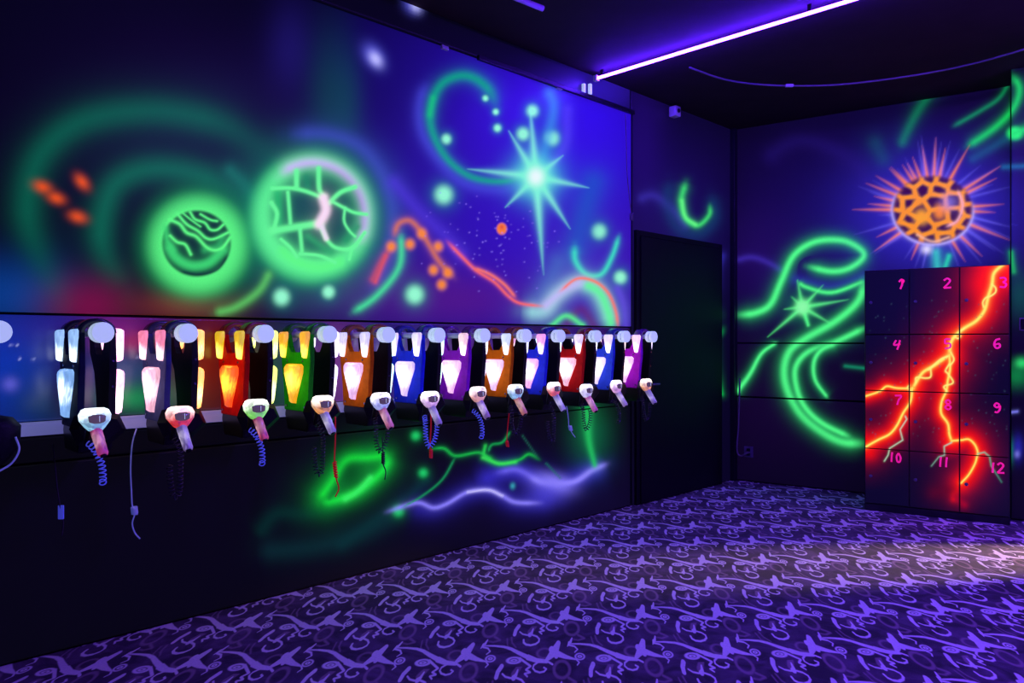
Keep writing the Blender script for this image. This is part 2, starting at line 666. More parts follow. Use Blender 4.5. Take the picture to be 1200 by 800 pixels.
spot = bpy.data.lights.new('doorway_lamp', 'SPOT')
spot.energy = WARM_W
spot.color = (1.0, 0.62, 0.36)
spot.spot_size = math.radians(19)
spot.spot_blend = 0.8
spot.shadow_soft_size = 0.04
so = bpy.data.objects.new('doorway_lamp', spot)
COL.objects.link(so)
so.location = (5.5, 5.0, 0.55)
so.rotation_euler = (Vector((3.0, 4.72, 0.0)) - so.location).to_track_quat('-Z', 'Y').to_euler()

# ------------------------------------------------------------------ room shell
L_END = -8.6          # the left wall runs this far back past the camera
b_end = 3.3
c0 = Vector((CX, CZ, 0))
far_l = Vector((CX + L_END * UX, CZ + L_END * UY, 0))
far_b = Vector((CX + b_end * BX, CZ + b_end * BY, 0))
far_r = Vector((6.6, -1.2, 0))


def poly_slab(name, pts, z0, z1, m):
    bm = bmesh.new()
    loft(bm, [[(p.x, p.y, z0) for p in pts], [(p.x, p.y, z1) for p in pts]])
    return obj(name, bm, m)


room = [far_l, far_r, Vector((6.6, far_b.y, 0)), far_b, c0]
floor = tag(poly_slab('floor', room, -0.08, 0.0, carpet_mat()), 'dark carpet printed with violet stars, swirls and curls', kind='structure')
ceiling = tag(poly_slab('ceiling', room, CEIL, CEIL + 0.1, M_CEIL), 'black ceiling lit violet around the UV tube', kind='structure')
wall_l = tag(obj('wall_left', bx(L_END, 0.12, 0, 0.12, 0, CEIL), M_BLACKWALL, None, loc=(CX, CZ, 0), rotz=ROT_L),
             'long mural wall with planets and a star above the hanging vests', kind='structure')
wall_b = tag(obj('wall_back', bx(0, b_end, 0, 0.12, 0, CEIL), M_BLACKWALL, None, loc=(CX, CZ, 0), rotz=ROT_B),
             'back wall with green swirls and an orange sun mural', kind='structure')
PIER_X, PIER_Y = 3.925, 5.775
pr = Vector((PIER_X - CX, PIER_Y - CZ))
pier_x = pr.x * BX + pr.y * BY
pier_y = pr.x * 0.552 + pr.y * 0.834
wall_r = tag(obj('wall_right', bx(pier_x, pier_x + 0.75, pier_y, -0.002, 0, CEIL), M_BLACKWALL, None, loc=(CX, CZ, 0), rotz=ROT_B),
             'wall stub standing forward right of the painted locker', kind='structure')


def proj_rot(rot, ox, oy):
    c, s = math.cos(rot), math.sin(rot)

    def f(x, y, z):
        X = ox + x * c - y * s
        Y = oy + x * s + y * c
        return CXP + FPX * X / Y, CYP - FPX * (z - EYE) / Y
    return f


to_l = proj_rot(ROT_L, CX, CZ)
to_b = proj_rot(ROT_B, CX, CZ)


def span(f, p0, p1, step):
    n = max(2, int(abs(p1 - p0) / step))
    return np.array([f(p0 + (p1 - p0) * i / n) for i in range(n + 1)])


def rows(z0, z1, step):
    return np.linspace(z0, z1, max(2, int((z1 - z0) / step)) + 1)


GREEN = (95, 255, 130)
MINT = (150, 255, 205)


def rays(P, cx, cy, ends, w, col, a=1.0):
    for ex, ey in ends:
        P.line([(cx, cy), (ex, ey)], w, col, a, 2.0, w1=0.8, a1=a * 0.35, smooth=False)


def mural_upper(P):
    # ground colours; magenta and rust dabs above the seam paint in vest-light spill
    for x, y, rx, ry, c, a in [
        (655, 170, 150, 150, (52, 14, 232), 0.95), (560, 260, 150, 130, (48, 14, 185), 0.85), (690, 330, 90, 90, (66, 22, 185), 0.85),
        (480, 220, 80, 150, (30, 12, 140), 0.75), (450, 120, 70, 90, (18, 8, 95), 0.6), (340, 70, 26, 60, (34, 26, 120), 0.55),
        (330, 130, 110, 60, (13, 11, 50), 0.7), (200, 165, 140, 60, (7, 8, 28), 0.7), (10, 345, 70, 42, (4, 60, 140), 0.85),
        (430, 330, 90, 50, (70, 30, 120), 0.7), (540, 350, 90, 32, (86, 22, 130), 0.7), (105, 358, 46, 30, (120, 6, 62), 0.85),
        (385, 120, 22, 70, (6, 66, 66), 0.55), (405, 130, 18, 60, (8, 74, 76), 0.5), (215, 358, 60, 18, (120, 50, 30), 0.75)]:
        P.dab(x, y, rx, ry, c, a)
    # left rings
    P.line([(70, 350), (46, 300), (32, 245), (46, 185), (95, 143), (175, 130), (250, 142), (300, 170), (330, 195)], 24, (2, 92, 66), 0.85, fade=0.25)
    P.line([(150, 335), (124, 300), (119, 262), (134, 218), (170, 199), (220, 201), (268, 220), (300, 245)], 21, (4, 100, 72), 0.85, fade=0.25)
    P.line([(300, 235), (285, 215), (270, 200)], 12, (20, 120, 100), 0.6)
    # haloes about the big planet
    P.line([(335, 158), (385, 158), (425, 175), (452, 215), (460, 260), (452, 310), (432, 345)], 14, (62, 60, 190), 0.75)
    P.line([(355, 172), (400, 180), (432, 210), (446, 250), (440, 300)], 9, (20, 60, 110), 0.7)
    P.dab(366, 256, 92, 92, (10, 120, 90), 0.75, 4)
    # small planet
    P.dab(232, 287, 66, 66, (10, 150, 80), 0.85, 5)
    P.dab(232, 287, 56, 56, GREEN, 1, 7)
    P.dab(230.4, 285.2, 40.5, 39, (4, 34, 36), 1, 44)
    z = crop(170, 220, 6.154)
    g2 = (60, 215, 110)
    P.line(z((150, 380), (220, 500), (330, 560), (450, 545), (540, 470), (600, 400)), 8.5, g2, 0.95, 3)
    P.line(z((150, 290), (160, 380), (200, 450)), 5, g2, 0.8)
    P.line(z((430, 450), (520, 420), (560, 360)), 6, (40, 170, 90), 0.8)
    for pts, ww in [(((180, 230), (250, 262), (300, 322), (370, 352), (440, 425), (500, 450), (560, 430), (612, 360)), 2.2),
                    (((235, 190), (300, 262), (380, 310), (440, 362), (500, 368), (600, 322)), 1.8),
                    (((325, 175), (360, 226), (430, 252), (470, 300), (520, 302), (565, 265)), 1.6),
                    (((180, 345), (230, 390), (290, 410), (330, 480)), 1.9),
                    (((270, 180), (330, 230), (400, 280)), 1.0), (((400, 190), (470, 230), (520, 240)), 1.4)]:
        P.line(z(*pts), ww * 1.3, GREEN, 1, 2.4, fade=0.001)
    P.line(z((250, 600), (380, 625), (520, 590), (600, 480)), 2.2, (4, 40, 40), 0.8)
    # big planet
    P.dab(366, 255, 73, 76, (30, 190, 110), 0.9, 8)
    P.dab(366, 255, 69, 72, (100, 255, 150), 1, 10)
    a = [math.radians(t) for t in range(-130, 31, 16)]
    P.line([(366 + 61 * math.cos(t), 255 + 64 * math.sin(t)) for t in a], 9, (205, 190, 245), 0.95)
    P.dab(371, 250, 54, 53, (10, 62, 70), 0.97, 8)
    z = crop(280, 160, 4.444)
    P.line(z((200, 290), (205, 450)), 8, (20, 180, 95), 0.8)
    P.line(z((350, 210), (360, 260)), 7, (14, 140, 90), 0.7)
    P.line(z((200, 570), (300, 650), (430, 680), (560, 640)), 9, GREEN, 0.9)
    P.line(z((360, 520), (430, 570), (480, 600)), 7, (40, 170, 100), 0.7)
    P.line(z((560, 540), (620, 470)), 6, (20, 150, 90), 0.7)
    V = [(((440, 320), (350, 285), (270, 268), (175, 270)), 2.4), (((440, 310), (418, 270), (415, 165)), 2.8), (((470, 345), (530, 290), (605, 262)), 2.8),
         (((490, 340), (550, 372), (600, 395), (665, 405)), 2.0), (((552, 372), (548, 440), (575, 490), (605, 520)), 1.5), (((420, 452), (300, 470), (170, 492)), 4.2),
         (((430, 480), (460, 540), (510, 580), (590, 580), (655, 500)), 2.3), (((318, 480), (328, 595)), 2.2), (((220, 535), (270, 580), (300, 625)), 2.0),
         (((255, 290), (268, 450)), 2.2), (((320, 610), (420, 620), (500, 655)), 2.0), (((590, 575), (575, 640)), 1.4), (((170, 345), (198, 400), (185, 475)), 2.6), (((300, 180), (300, 260)), 3.0)]
    for pts, ww in V:
        P.line(z(*pts), ww * 1.55, (105, 255, 150), 1, 3, fade=0.001, tail=0.3)
    P.line(z((440, 320), (452, 385), (418, 455)), 8.5, (255, 225, 242), 1, 3, fade=0.001, tail=0.2)
    P.line(z((432, 470), (455, 530)), 4.5, (240, 225, 240), 0.95, 3, fade=0.001, tail=0.2)
    # trails
    P.line([(318, 315), (304, 340), (276, 360), (250, 367)], 7, (95, 205, 95), 0.75)
    P.line([(470, 272), (468, 312), (442, 346), (412, 367)], 5.5, (70, 225, 150), 0.85)
    P.line([(452, 300), (440, 330)], 4, (255, 90, 60), 0.6)
    # dots
    for x, y, r in [(330, 348, 9), (385, 342, 7), (486, 345, 10), (520, 228, 10), (523, 163, 5.5), (569, 115, 3.4), (581, 131, 3.4), (583, 150, 4.2),
                    (624, 130, 6.5), (613, 157, 7), (647, 162, 8), (702, 271, 8), (727, 325, 7)]:
        P.dab(x, y, r * 1.5, r * 1.6, (10, 130, 120), 0.55)
        P.dab(x, y, r, r * 1.05, MINT, 1, 3)
    P.dab(438, 66, 10, 15, (90, 90, 235), 0.8, 2, -35)
    P.dab(440, 69, 6, 9, (190, 190, 255), 0.95, 2, -35)
    for x, y, rt in [(50, 219, 20), (66, 232, 22), (91, 254, 18), (96, 213, 50)]:
        P.dab(x, y, 9.5, 6, (225, 80, 0), 0.95, 2.0, rt)
    # swirl into the star
    z = crop(420, 60, 3.636)
    P.line(z((300, 120), (262, 220), (270, 340), (340, 460), (450, 560), (590, 590), (700, 570)), 10, (70, 66, 215), 0.6)
    P.line(z((590, 240), (560, 170), (500, 118), (430, 105), (355, 140), (312, 225), (312, 330), (372, 450), (470, 530), (590, 555), (720, 540)), 8.5, (2, 165, 125), 0.85, w1=5)
    P.line(z((318, 200), (305, 270)), 5, (20, 205, 110), 0.6)
    P.line(z((800, 150), (832, 240), (800, 400), (770, 520)), 9, (60, 150, 225), 0.6)
    P.line(z((890, 250), (880, 400), (800, 510)), 9, (90, 70, 240), 0.5)
    P.line(z((1000, 560), (960, 700), (930, 830)), 22, (20, 90, 190), 0.6)
    P.dab(628, 207, 26, 26, (60, 200, 220), 0.7)
    rays(P, 628.2, 207, [(621, 124), (637, 322), (690, 220), (548, 198), (596, 153), (668, 268), (592, 243), (660, 182)], 8.5, (140, 255, 215))
    P.dab(628, 207, 17, 17, (90, 250, 200), 0.9)
    P.dab(628, 207, 10, 11, (235, 255, 245), 1, 2.6)
    z = crop(420, 220, 3.636)
    P.line(z((850, 320), (800, 430), (760, 500)), 18, (70, 110, 190), 0.6)
    P.line(z((922, 240), (925, 310), (970, 368), (1035, 368), (1080, 295), (1112, 200)), 5.5, (60, 225, 190), 0.9, w1=3.5)
    # lower right arch
    P.line(z((690, 525), (790, 525), (850, 455), (930, 405), (1010, 430), (1058, 520), (1076, 600)), 13, (150, 215, 215), 0.9)
    P.line(z((800, 500), (870, 440), (940, 405)), 8, (200, 185, 245), 0.8)
    P.line(z((960, 405), (1030, 450), (1065, 530), (1080, 600)), 8, (95, 250, 150), 0.9)
    P.line(z((855, 445), (930, 388), (1005, 398), (1062, 445), (1095, 520), (1108, 600)), 2.6, (255, 120, 95), 0.9)
    P.line(z((1105, 430), (1130, 500), (1140, 600)), 7, (105, 80, 225), 0.6)
    P.line(z((880, 590), (950, 520), (1010, 600)), 9, (110, 30, 70), 0.5)
    P.line(z((820, 590), (885, 545), (955, 585)), 4.5, (90, 235, 140), 0.9)
    # coral line and violet band
    P.line(z((120, -60), (250, 90), (380, 215), (470, 320)), 13, (78, 55, 215), 0.6)
    P.line(z((375, 225), (440, 292), (500, 350), (580, 402), (640, 462), (690, 492), (790, 505)), 3.2, (255, 105, 100), 0.9, w1=2.4)
    P.line(z((490, 340), (560, 368), (622, 412), (672, 470)), 2.8, (255, 120, 100), 0.9)
    P.line(z((150, 215), (170, 155), (218, 140), (262, 180), (300, 240), (345, 315), (410, 385)), 5, (225, 120, 60), 0.75)
    P.line(z((60, 390), (95, 320), (140, 250)), 5, (215, 80, 80), 0.6)
    for x, y in z((270, 195), (220, 240), (340, 250), (320, 350), (380, 362), (355, 412), (140, 250)):
        P.dab(x, y, 5.5, 6, (255, 140, 30), 0.95, 2.6)
    P.dab(588, 268, 6, 7, (255, 130, 30), 1, 8)
    P.dab(588, 266, 2.6, 3, (225, 70, 50), 0.8)
    for _ in range(90):
        P.dab(RNG.normal(590, 45), RNG.normal(285, 28), 0.9, 0.9, (150, 120, 255), RNG.uniform(0.3, 0.8))


def mural_top_tube_glow(P):
    P.dab(700, 105, 60, 30, (60, 30, 200), 0.5)  # violet light of the UV tube, painted onto the wall strip
    P.dab(484, 4, 9, 11, (90, 90, 235), 0.8, 2, -30)
    P.dab(487, 7, 5, 7, (190, 190, 255), 0.9, 2, -30)


def mural_middle_vest_glow(P):  # blue at the left is mural; the other colour patches paint in vest-light spill
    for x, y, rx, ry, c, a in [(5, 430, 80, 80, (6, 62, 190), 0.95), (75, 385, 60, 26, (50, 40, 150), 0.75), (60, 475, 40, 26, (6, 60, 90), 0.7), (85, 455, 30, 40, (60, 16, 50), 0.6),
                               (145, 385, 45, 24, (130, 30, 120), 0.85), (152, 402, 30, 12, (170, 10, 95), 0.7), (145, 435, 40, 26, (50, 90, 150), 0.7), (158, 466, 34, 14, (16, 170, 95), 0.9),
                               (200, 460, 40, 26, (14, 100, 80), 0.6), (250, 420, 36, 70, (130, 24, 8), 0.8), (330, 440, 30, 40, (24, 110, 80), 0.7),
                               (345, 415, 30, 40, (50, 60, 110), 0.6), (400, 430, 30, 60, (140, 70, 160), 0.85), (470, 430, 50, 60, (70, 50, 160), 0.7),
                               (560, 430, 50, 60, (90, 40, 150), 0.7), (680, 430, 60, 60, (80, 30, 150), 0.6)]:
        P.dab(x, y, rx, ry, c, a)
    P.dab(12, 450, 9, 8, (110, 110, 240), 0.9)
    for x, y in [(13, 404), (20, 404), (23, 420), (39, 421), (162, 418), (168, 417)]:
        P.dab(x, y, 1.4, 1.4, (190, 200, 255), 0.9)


def mural_lower(P):
    z = crop(300, 470, 2.5)
    P.dab(700, 600, 200, 60, (16, 8, 44), 0.6)
    P.line(z((0, 440), (150, 430), (300, 390), (430, 322)), 16, (8, 44, 46), 0.7)
    P.line(z((0, 400), (60, 330), (150, 330), (260, 300)), 12, (3, 48, 40), 0.6)
    P.line(z((250, 420), (420, 300), (500, 230)), 10, (6, 50, 50), 0.6)
    # green cloud
    P.line(z((170, 300), (230, 205), (280, 160), (390, 150)), 13, (8, 130, 40), 0.8)
    P.line(z((170, 300), (300, 270), (370, 205), (392, 150)), 13, (8, 130, 40), 0.8)
    P.line(z((195, 290), (250, 250), (300, 215), (360, 175)), 22, (10, 120, 40), 0.75, fade=0.001)
    P.line(z((182, 292), (232, 222), (268, 172), (330, 165), (392, 158)), 7, (25, 225, 60), 0.9)
    P.line(z((190, 298), (250, 285), (310, 255), (370, 205), (392, 158)), 7, (25, 230, 65), 0.9)
    P.line(z((262, 285), (300, 262), (335, 225)), 5, (60, 255, 100), 0.9)
    P.dab(*z((275, 215))[0], 13, 15, (4, 74, 24), 0.7, 2, 20)
    P.line(z((235, 255), (215, 285)), 4, (5, 110, 35), 0.6)
    for x, y, r in [(468, 101, 5), (490, 210, 5), (417, 322, 6)]:
        q = z((x, y))[0]
        P.dab(*q, r * 1.7, r * 1.7, (5, 90, 45), 0.7)
        P.dab(*q, r, r, (30, 205, 100), 0.95, 2.5)
    P.dab(*z((752, 248))[0], 2.6, 3.5, (60, 190, 180), 0.9)
    # violet lightning
    P.line(z((440, 300), (520, 315), (620, 270), (690, 262), (770, 298), (880, 290)), 15, (48, 40, 170), 0.6)
    P.line(z((640, 240), (740, 205), (820, 225), (900, 240), (980, 205), (1030, 182)), 15, (54, 46, 190), 0.75)
    P.line(z((700, 210), (760, 200), (810, 222), (850, 240), (930, 236), (980, 204), (1025, 185)), 5, (110, 100, 235), 0.85)
    P.line(z((800, 222), (850, 240), (930, 236), (985, 202), (1030, 182)), 4, (150, 140, 252), 0.9)
    P.dab(*z((872, 240))[0], 20, 10, (150, 140, 250), 0.85, 2, 15)
    P.dab(*z((850, 270))[0], 22, 14, (80, 72, 220), 0.6)
    P.line(z((380, 325), (450, 302), (482, 298), (520, 312), (560, 300), (620, 266), (680, 260), (722, 277), (762, 296), (840, 298)), 3.4, (140, 130, 250), 0.95)
    P.line(z((620, 266), (680, 260), (722, 277)), 1.6, (215, 210, 255), 0.9)
    # green lightning
    lg = (25, 190, 70)
    P.line(z((510, 140), (550, 138), (585, 160), (650, 150), (680, 165), (712, 184), (770, 172), (800, 155), (832, 172)), 5, (5, 80, 50), 0.6)
    P.line(z((510, 140), (550, 138), (585, 160), (650, 150), (680, 165), (712, 184), (770, 172), (800, 155), (832, 172)), 1.9, lg, 0.95)
    P.line(z((665, 165), (712, 182), (760, 178)), 2.8, (60, 235, 90), 0.9)
    P.line(z((585, 162), (545, 230), (480, 282), (425, 312)), 1.5, (20, 150, 85), 0.9)
    P.line(z((680, 150), (690, 128), (722, 120), (745, 88)), 1.6, (20, 170, 80), 0.9)
    P.line(z((672, 130), (668, 155), (685, 168)), 2.4, (40, 215, 80), 0.9)
    P.line(z((780, 100), (822, 160)), 1.0, (30, 100, 80), 0.8)
    P.line(z((850, 182), (892, 226)), 1.3, (20, 110, 95), 0.8)
    # green plume at the right
    P.dab(692, 508, 22, 34, (8, 105, 62), 0.7)
    P.line([(688, 480), (690, 515), (697, 545)], 8, (35, 200, 95), 0.85, w1=4)


def mural_corner(P):
    P.dab(790, 250, 70, 90, (26, 10, 92), 0.8)
    P.dab(752, 170, 26, 90, (38, 10, 120), 0.5)
    z = crop(720, 160, 2)
    P.line(z((50, 150), (90, 138), (130, 165), (175, 222)), 8, (58, 46, 165), 0.6)
    P.line(z((130, 100), (125, 160), (150, 215), (200, 228), (235, 190), (225, 130)), 10, (18, 60, 110), 0.5)
    P.line(z((168, 105), (157, 150), (168, 192), (196, 208), (222, 184), (224, 158)), 5, (60, 215, 110), 0.95, w1=3)
    P.line(z((158, 150), (166, 188), (190, 206)), 3.2, (100, 255, 130), 0.9)
    P.line(z((252, 280), (242, 310), (238, 350)), 6, (50, 44, 165), 0.7)
    P.line(z((238, 488), (240, 545), (252, 604)), 3, (15, 190, 80), 0.9)
    P.dab(*z((248, 460))[0], 3.5, 6, (10, 150, 70), 0.8, 2, 30)


def mural_back(P):
    P.dab(960, 320, 100, 70, (28, 8, 88), 0.75)
    P.dab(1090, 255, 115, 62, (34, 26, 150), 0.7)
    P.dab(890, 300, 45, 60, (34, 8, 90), 0.6)
    P.dab(920, 470, 90, 70, (24, 4, 50), 0.6)
    P.line([(890, 190), (940, 165), (1000, 190), (1030, 240)], 14, (30, 16, 90), 0.5)
    z = crop(840, 260, 2.856)
    P.line(z((60, 130), (115, 118), (170, 135), (235, 172)), 5, (64, 42, 170), 0.65)
    P.line(z((260, 190), (380, 215), (490, 185)), 9, (44, 40, 165), 0.6)
    G = (80, 255, 135)

    def glow(pts, w, w1=None, col=G, halo=(6, 110, 70)):
        P.line(pts, w * 2.2, halo, 0.8, fade=0.06)
        P.line(pts, w * 1.3, col, 0.98, 2.4, w1=(w1 or w) * 1.3, fade=0.06)
    glow(z((66, 312), (130, 304), (180, 275), (215, 200), (258, 112), (330, 66), (420, 62), (482, 92), (488, 122), (440, 156), (380, 165), (300, 148)), 4.2, 3.6)
    glow(z((272, 200), (300, 218), (385, 236), (495, 198)), 2.4)
    glow(z((492, 190), (475, 262), (400, 330), (300, 388), (246, 430), (226, 490), (236, 560), (280, 640), (350, 700), (420, 735), (495, 742)), 4.4, 5)
    glow(z((500, 352), (400, 400), (310, 432), (266, 480), (264, 540), (290, 612), (350, 672), (450, 722)), 3.6, 3.2)
    glow(z((400, 405), (350, 428), (325, 470), (330, 530), (372, 590)), 3.2, 1.8)
    glow(z((62, 576), (110, 510), (150, 440), (202, 402)), 3, 2)
    P.line(z((430, 482), (500, 490)), 2.6, (20, 150, 110), 0.7)
    P.dab(*z((287, 285))[0], 17, 16, (10, 120, 75), 0.8)
    cx, cy = z((287, 285))[0]
    rays(P, cx, cy, z((270, 195), (355, 212), (440, 260), (385, 342), (306, 348), (170, 385), (225, 292), (250, 250)), 4.2, (95, 255, 140))
    P.line(z((287, 285), (306, 345)), 3.5, G, 0.9, w1=2.5)
    P.dab(cx, cy, 8, 8.5, (140, 255, 165), 1, 3)
    # flames at the top right
    z = crop(840, 0, 3.333)
    P.line(z((870, 320), (800, 410), (750, 500), (715, 580)), 7, (6, 120, 62), 0.8)
    P.line(z((620, 560), (650, 620)), 12, (4, 70, 60), 0.6)
    P.line(z((1150, 290), (1182, 345), (1160, 420), (1090, 495), (975, 575)), 5.5, (20, 205, 80), 0.92)
    P.line(z((1152, 300), (1105, 380), (1030, 432), (920, 495)), 3.2, (10, 140, 75), 0.8)
    P.line(z((1160, 520), (1100, 560), (1000, 620)), 7, (10, 90, 110), 0.6)
    P.dab(*z((1165, 520))[0], 9, 7.5, (40, 255, 105), 1, 4)
    P.line(z((1160, 520), (1220, 500)), 6, (30, 225, 90), 0.8)
    P.line(z((1120, 652), (1210, 648)), 4, (20, 110, 150), 0.7)
    # rays and haze of the sun
    sx, sy, rx, ry = 1093.0, 245.5, 47.0, 40.0
    P.dab(sx, sy, 74, 60, (62, 52, 225), 0.7)
    for i in range(46):
        t = RNG.uniform(0, 2 * math.pi)
        l = RNG.uniform(1.35, 2.2)
        P.line([(sx + rx * 0.9 * math.cos(t), sy + ry * 0.9 * math.sin(t)), (sx + rx * l * math.cos(t + 0.05), sy + ry * l * math.sin(t + 0.05))],
               3.2, (110, 100, 245), 0.55, w1=0.8, a1=0.1, smooth=False)
    for deg, l in [(-98, 1.75), (-88, 1.95), (-80, 1.7), (-64, 1.95), (-37, 1.95), (-30, 1.7), (-5, 1.65), (3, 1.45), (25, 1.95), (48, 1.7), (62, 1.6), (140, 1.75), (150, 1.5),
                   (180, 1.85), (186, 1.5), (205, 1.7), (215, 1.6), (228, 1.5), (240, 1.4), (252, 1.5), (110, 1.45), (-115, 1.4), (-130, 1.5), (195, 1.4)]:
        t = math.radians(deg)
        P.line([(sx + rx * 0.93 * math.cos(t), sy + ry * 0.93 * math.sin(t)), (sx + rx * l * 1.08 * math.cos(t), sy + ry * l * 1.08 * math.sin(t))],
               2.9, (255, 130, 40), 0.95, w1=0.8, a1=0.15, smooth=False)
    a = [math.radians(t) for t in range(-15, 215, 12)]
    P.line([(sx + rx * math.cos(t), sy + ry * math.sin(t) + 0.5) for t in a], 3, (190, 175, 255), 0.95)
    P.dab(1086, 292, 6, 5, (235, 225, 255), 0.9)
    # the body: dark cells in an orange net
    idx = np.nonzero((abs(P.x - sx) < 60) & (abs(P.y - sy) < 55))[0]
    if idx.size:
        X, Y = (P.x[idx] - sx) / rx, (P.y[idx] - sy) / ry
        r = np.hypot(X, Y)
        P._mix(idx, np.exp(-r ** 30), (58, 10, 62))
        seeds = [(0.02 + 0.93 * math.cos(t) * 1.0, 0.93 * math.sin(t)) for t in [k * 2 * math.pi / 15 for k in range(15)]]
        seeds += [(0.62 * math.cos(t), 0.62 * math.sin(t)) for t in [0.3 + k * 2 * math.pi / 8 for k in range(8)]]
        seeds += [(0.3 * math.cos(t) - 0.05, 0.3 * math.sin(t)) for t in [0.9 + k * 2 * math.pi / 3 for k in range(3)]]
        S = np.array(seeds) + RNG.normal(0, 0.035, (len(seeds), 2))
        D = np.sort(np.hypot(X[:, None] - S[:, 0], Y[:, None] - S[:, 1]), 1)
        e = (D[:, 1] - D[:, 0])
        P._mix(idx, np.exp(-(e / 0.13) ** 3) * np.exp(-(r / 0.99) ** 30), (255, 150, 0))
    P.dab(1080, 254, 9, 9, (255, 165, 10), 0.95, 3)
    P.dab(1101, 248, 7, 9, (255, 140, 15), 0.9, 3)
    P.dab(1112, 237, 9, 9, (150, 130, 235), 0.6)
    P.line([(1122, 222), (1128, 240), (1122, 258), (1108, 266)], 2.4, (255, 175, 190), 0.8)
    P.line([(1075, 275), (1093, 283), (1112, 278)], 2.2, (255, 190, 160), 0.7)
    P.line([(1112, 300), (1106, 318)], 4, (40, 210, 170), 0.9)
    P.line([(1097, 296), (1099, 318)], 7, (60, 215, 200), 0.7)
    # green and blue behind and right of the locker
    P.line([(1185, 296), (1188, 318)], 4, (30, 190, 90), 0.8)
    P.dab(1195, 345, 12, 25, (6, 80, 70), 0.6)
    P.dab(1197, 426, 7, 6, (50, 230, 110), 0.95)
    P.dab(1192, 440, 14, 12, (10, 130, 60), 0.85)
    P.line([(1184, 483), (1192, 482)], 2, (130, 130, 245), 0.9)
    P.dab(1184, 528, 4, 12, (8, 130, 70), 0.8)
    P.dab(1193, 525, 6, 14, (40, 40, 170), 0.8)
    P.dab(1192, 532, 3, 4, (120, 120, 220), 0.8)


# --- boards on the left wall
LP0 = -70
xs_main = span(lw_x, LP0, 737, 1.4)
X_EDGE = xs_main[-1]
SEAM_Z, RAIL_Z, TOP_Z, LOW_Z = 1.522, 1.045, 3.335, 0.862
sheet('panel', xs_main, rows(SEAM_Z + 0.006, TOP_Z, 0.0056), -0.022, 0.021, mural_upper, M_MURAL, wall_l, to_l, (3, 3, 13))
sheet('panel', xs_main[::3], rows(TOP_Z + 0.012, CEIL - 0.004, 0.02), -0.010, 0.009, mural_top_tube_glow, M_MURAL, wall_l, to_l, (4, 3, 12))
sheet('panel', xs_main[::2], rows(RAIL_Z + 0.004, SEAM_Z - 0.006, 0.010), -0.012, 0.011, mural_middle_vest_glow, M_MURAL_VEST_GLOW, wall_l, to_l, (12, 8, 34))
xs_low = span(lw_x, LP0, 748, 1.8)
sheet('panel', xs_low, rows(0.012, LOW_Z - 0.006, 0.009), -0.014, 0.013, mural_lower, M_MURAL_LOW, wall_l, to_l, (6, 5, 12))
sheet('panel', xs_low[::3], rows(LOW_Z + 0.006, RAIL_Z - 0.07, 0.012), -0.014, 0.013, mural_lower, M_MURAL_LOW, wall_l, to_l, (6, 5, 12))
xs_cor = span(lw_x, 739, 857.5, 2.0)
sheet('panel', xs_cor, rows(0.01, CEIL - 0.004, 0.012), -0.008, 0.007, mural_corner, M_MURAL, wall_l, to_l, (8, 4, 32))

# black door in the corner section
dx0, dtop = lw_local(747, 277, 0.01)
dx1, _ = lw_local(840, 279, 0.01)
door = tag(obj('door_1', bx(dx0, dx1, -0.052, -0.008, 0.008, dtop, 0.004), M_DOOR, None, loc=(CX, CZ, 0), rotz=ROT_L),
           'plain black door in the corner beyond the last vest', kind='structure')
for a_, b_ in ((dx0 - 0.05, dx0 - 0.003), (dx1 + 0.003, dx1 + 0.05)):
    obj('door_frame', bx(a_, b_, -0.04, -0.008, 0.0, dtop + 0.05, 0.003), M_DOOR, door)
obj('door_frame', bx(dx0 - 0.003, dx1 + 0.003, -0.04, -0.008, dtop + 0.003, dtop + 0.05, 0.003), M_DOOR, door)
hx = dx0 + 0.09
bm = bmesh.new()
tube(bm, [(hx, -0.05, 1.03), (hx, -0.095, 1.03), (hx + 0.11, -0.1, 1.03)], 0.009, 8)
obj('handle', bm, M_GREY, door, True)

# trims on the left wall
tr = tag(obj('trim_1', bx(lw_x(556), X_EDGE + 0.02, -0.05, -0.023, TOP_Z - 0.012, TOP_Z + 0.022, 0.004), M_TRIM, None, loc=(CX, CZ, 0), rotz=ROT_L),
         'thin black trunking along the top edge of the mural board', kind='structure')
tr = tag(obj('trim_2', bx(LP0 and xs_main[0], X_EDGE, -0.05, -0.004, RAIL_Z - 0.058, RAIL_Z, 0.005), M_ALU, None, loc=(CX, CZ, 0), rotz=ROT_L),
         'pale satin rail along the wall behind the vests', kind='structure')
obj('lip', bx(xs_main[0], X_EDGE, -0.058, -0.05, RAIL_Z - 0.006, RAIL_Z + 0.004, 0.001), M_ALU, tr)
tag(obj('trim_3', bx(X_EDGE - 0.002, X_EDGE + 0.007, -0.035, -0.009, 0.02, TOP_Z, 0.004), M_TRIM, None, loc=(CX, CZ, 0), rotz=ROT_L),
    'black vertical strip closing the right edge of the mural boards', kind='structure')
tag(obj('trim_4', bx(-0.06, 0.0, -0.06, -0.009, 0.0, CEIL - 0.002, 0.006), M_TRIM, None, loc=(CX, CZ, 0), rotz=ROT_L),
    'black vertical strip in the corner between the two walls', kind='structure')

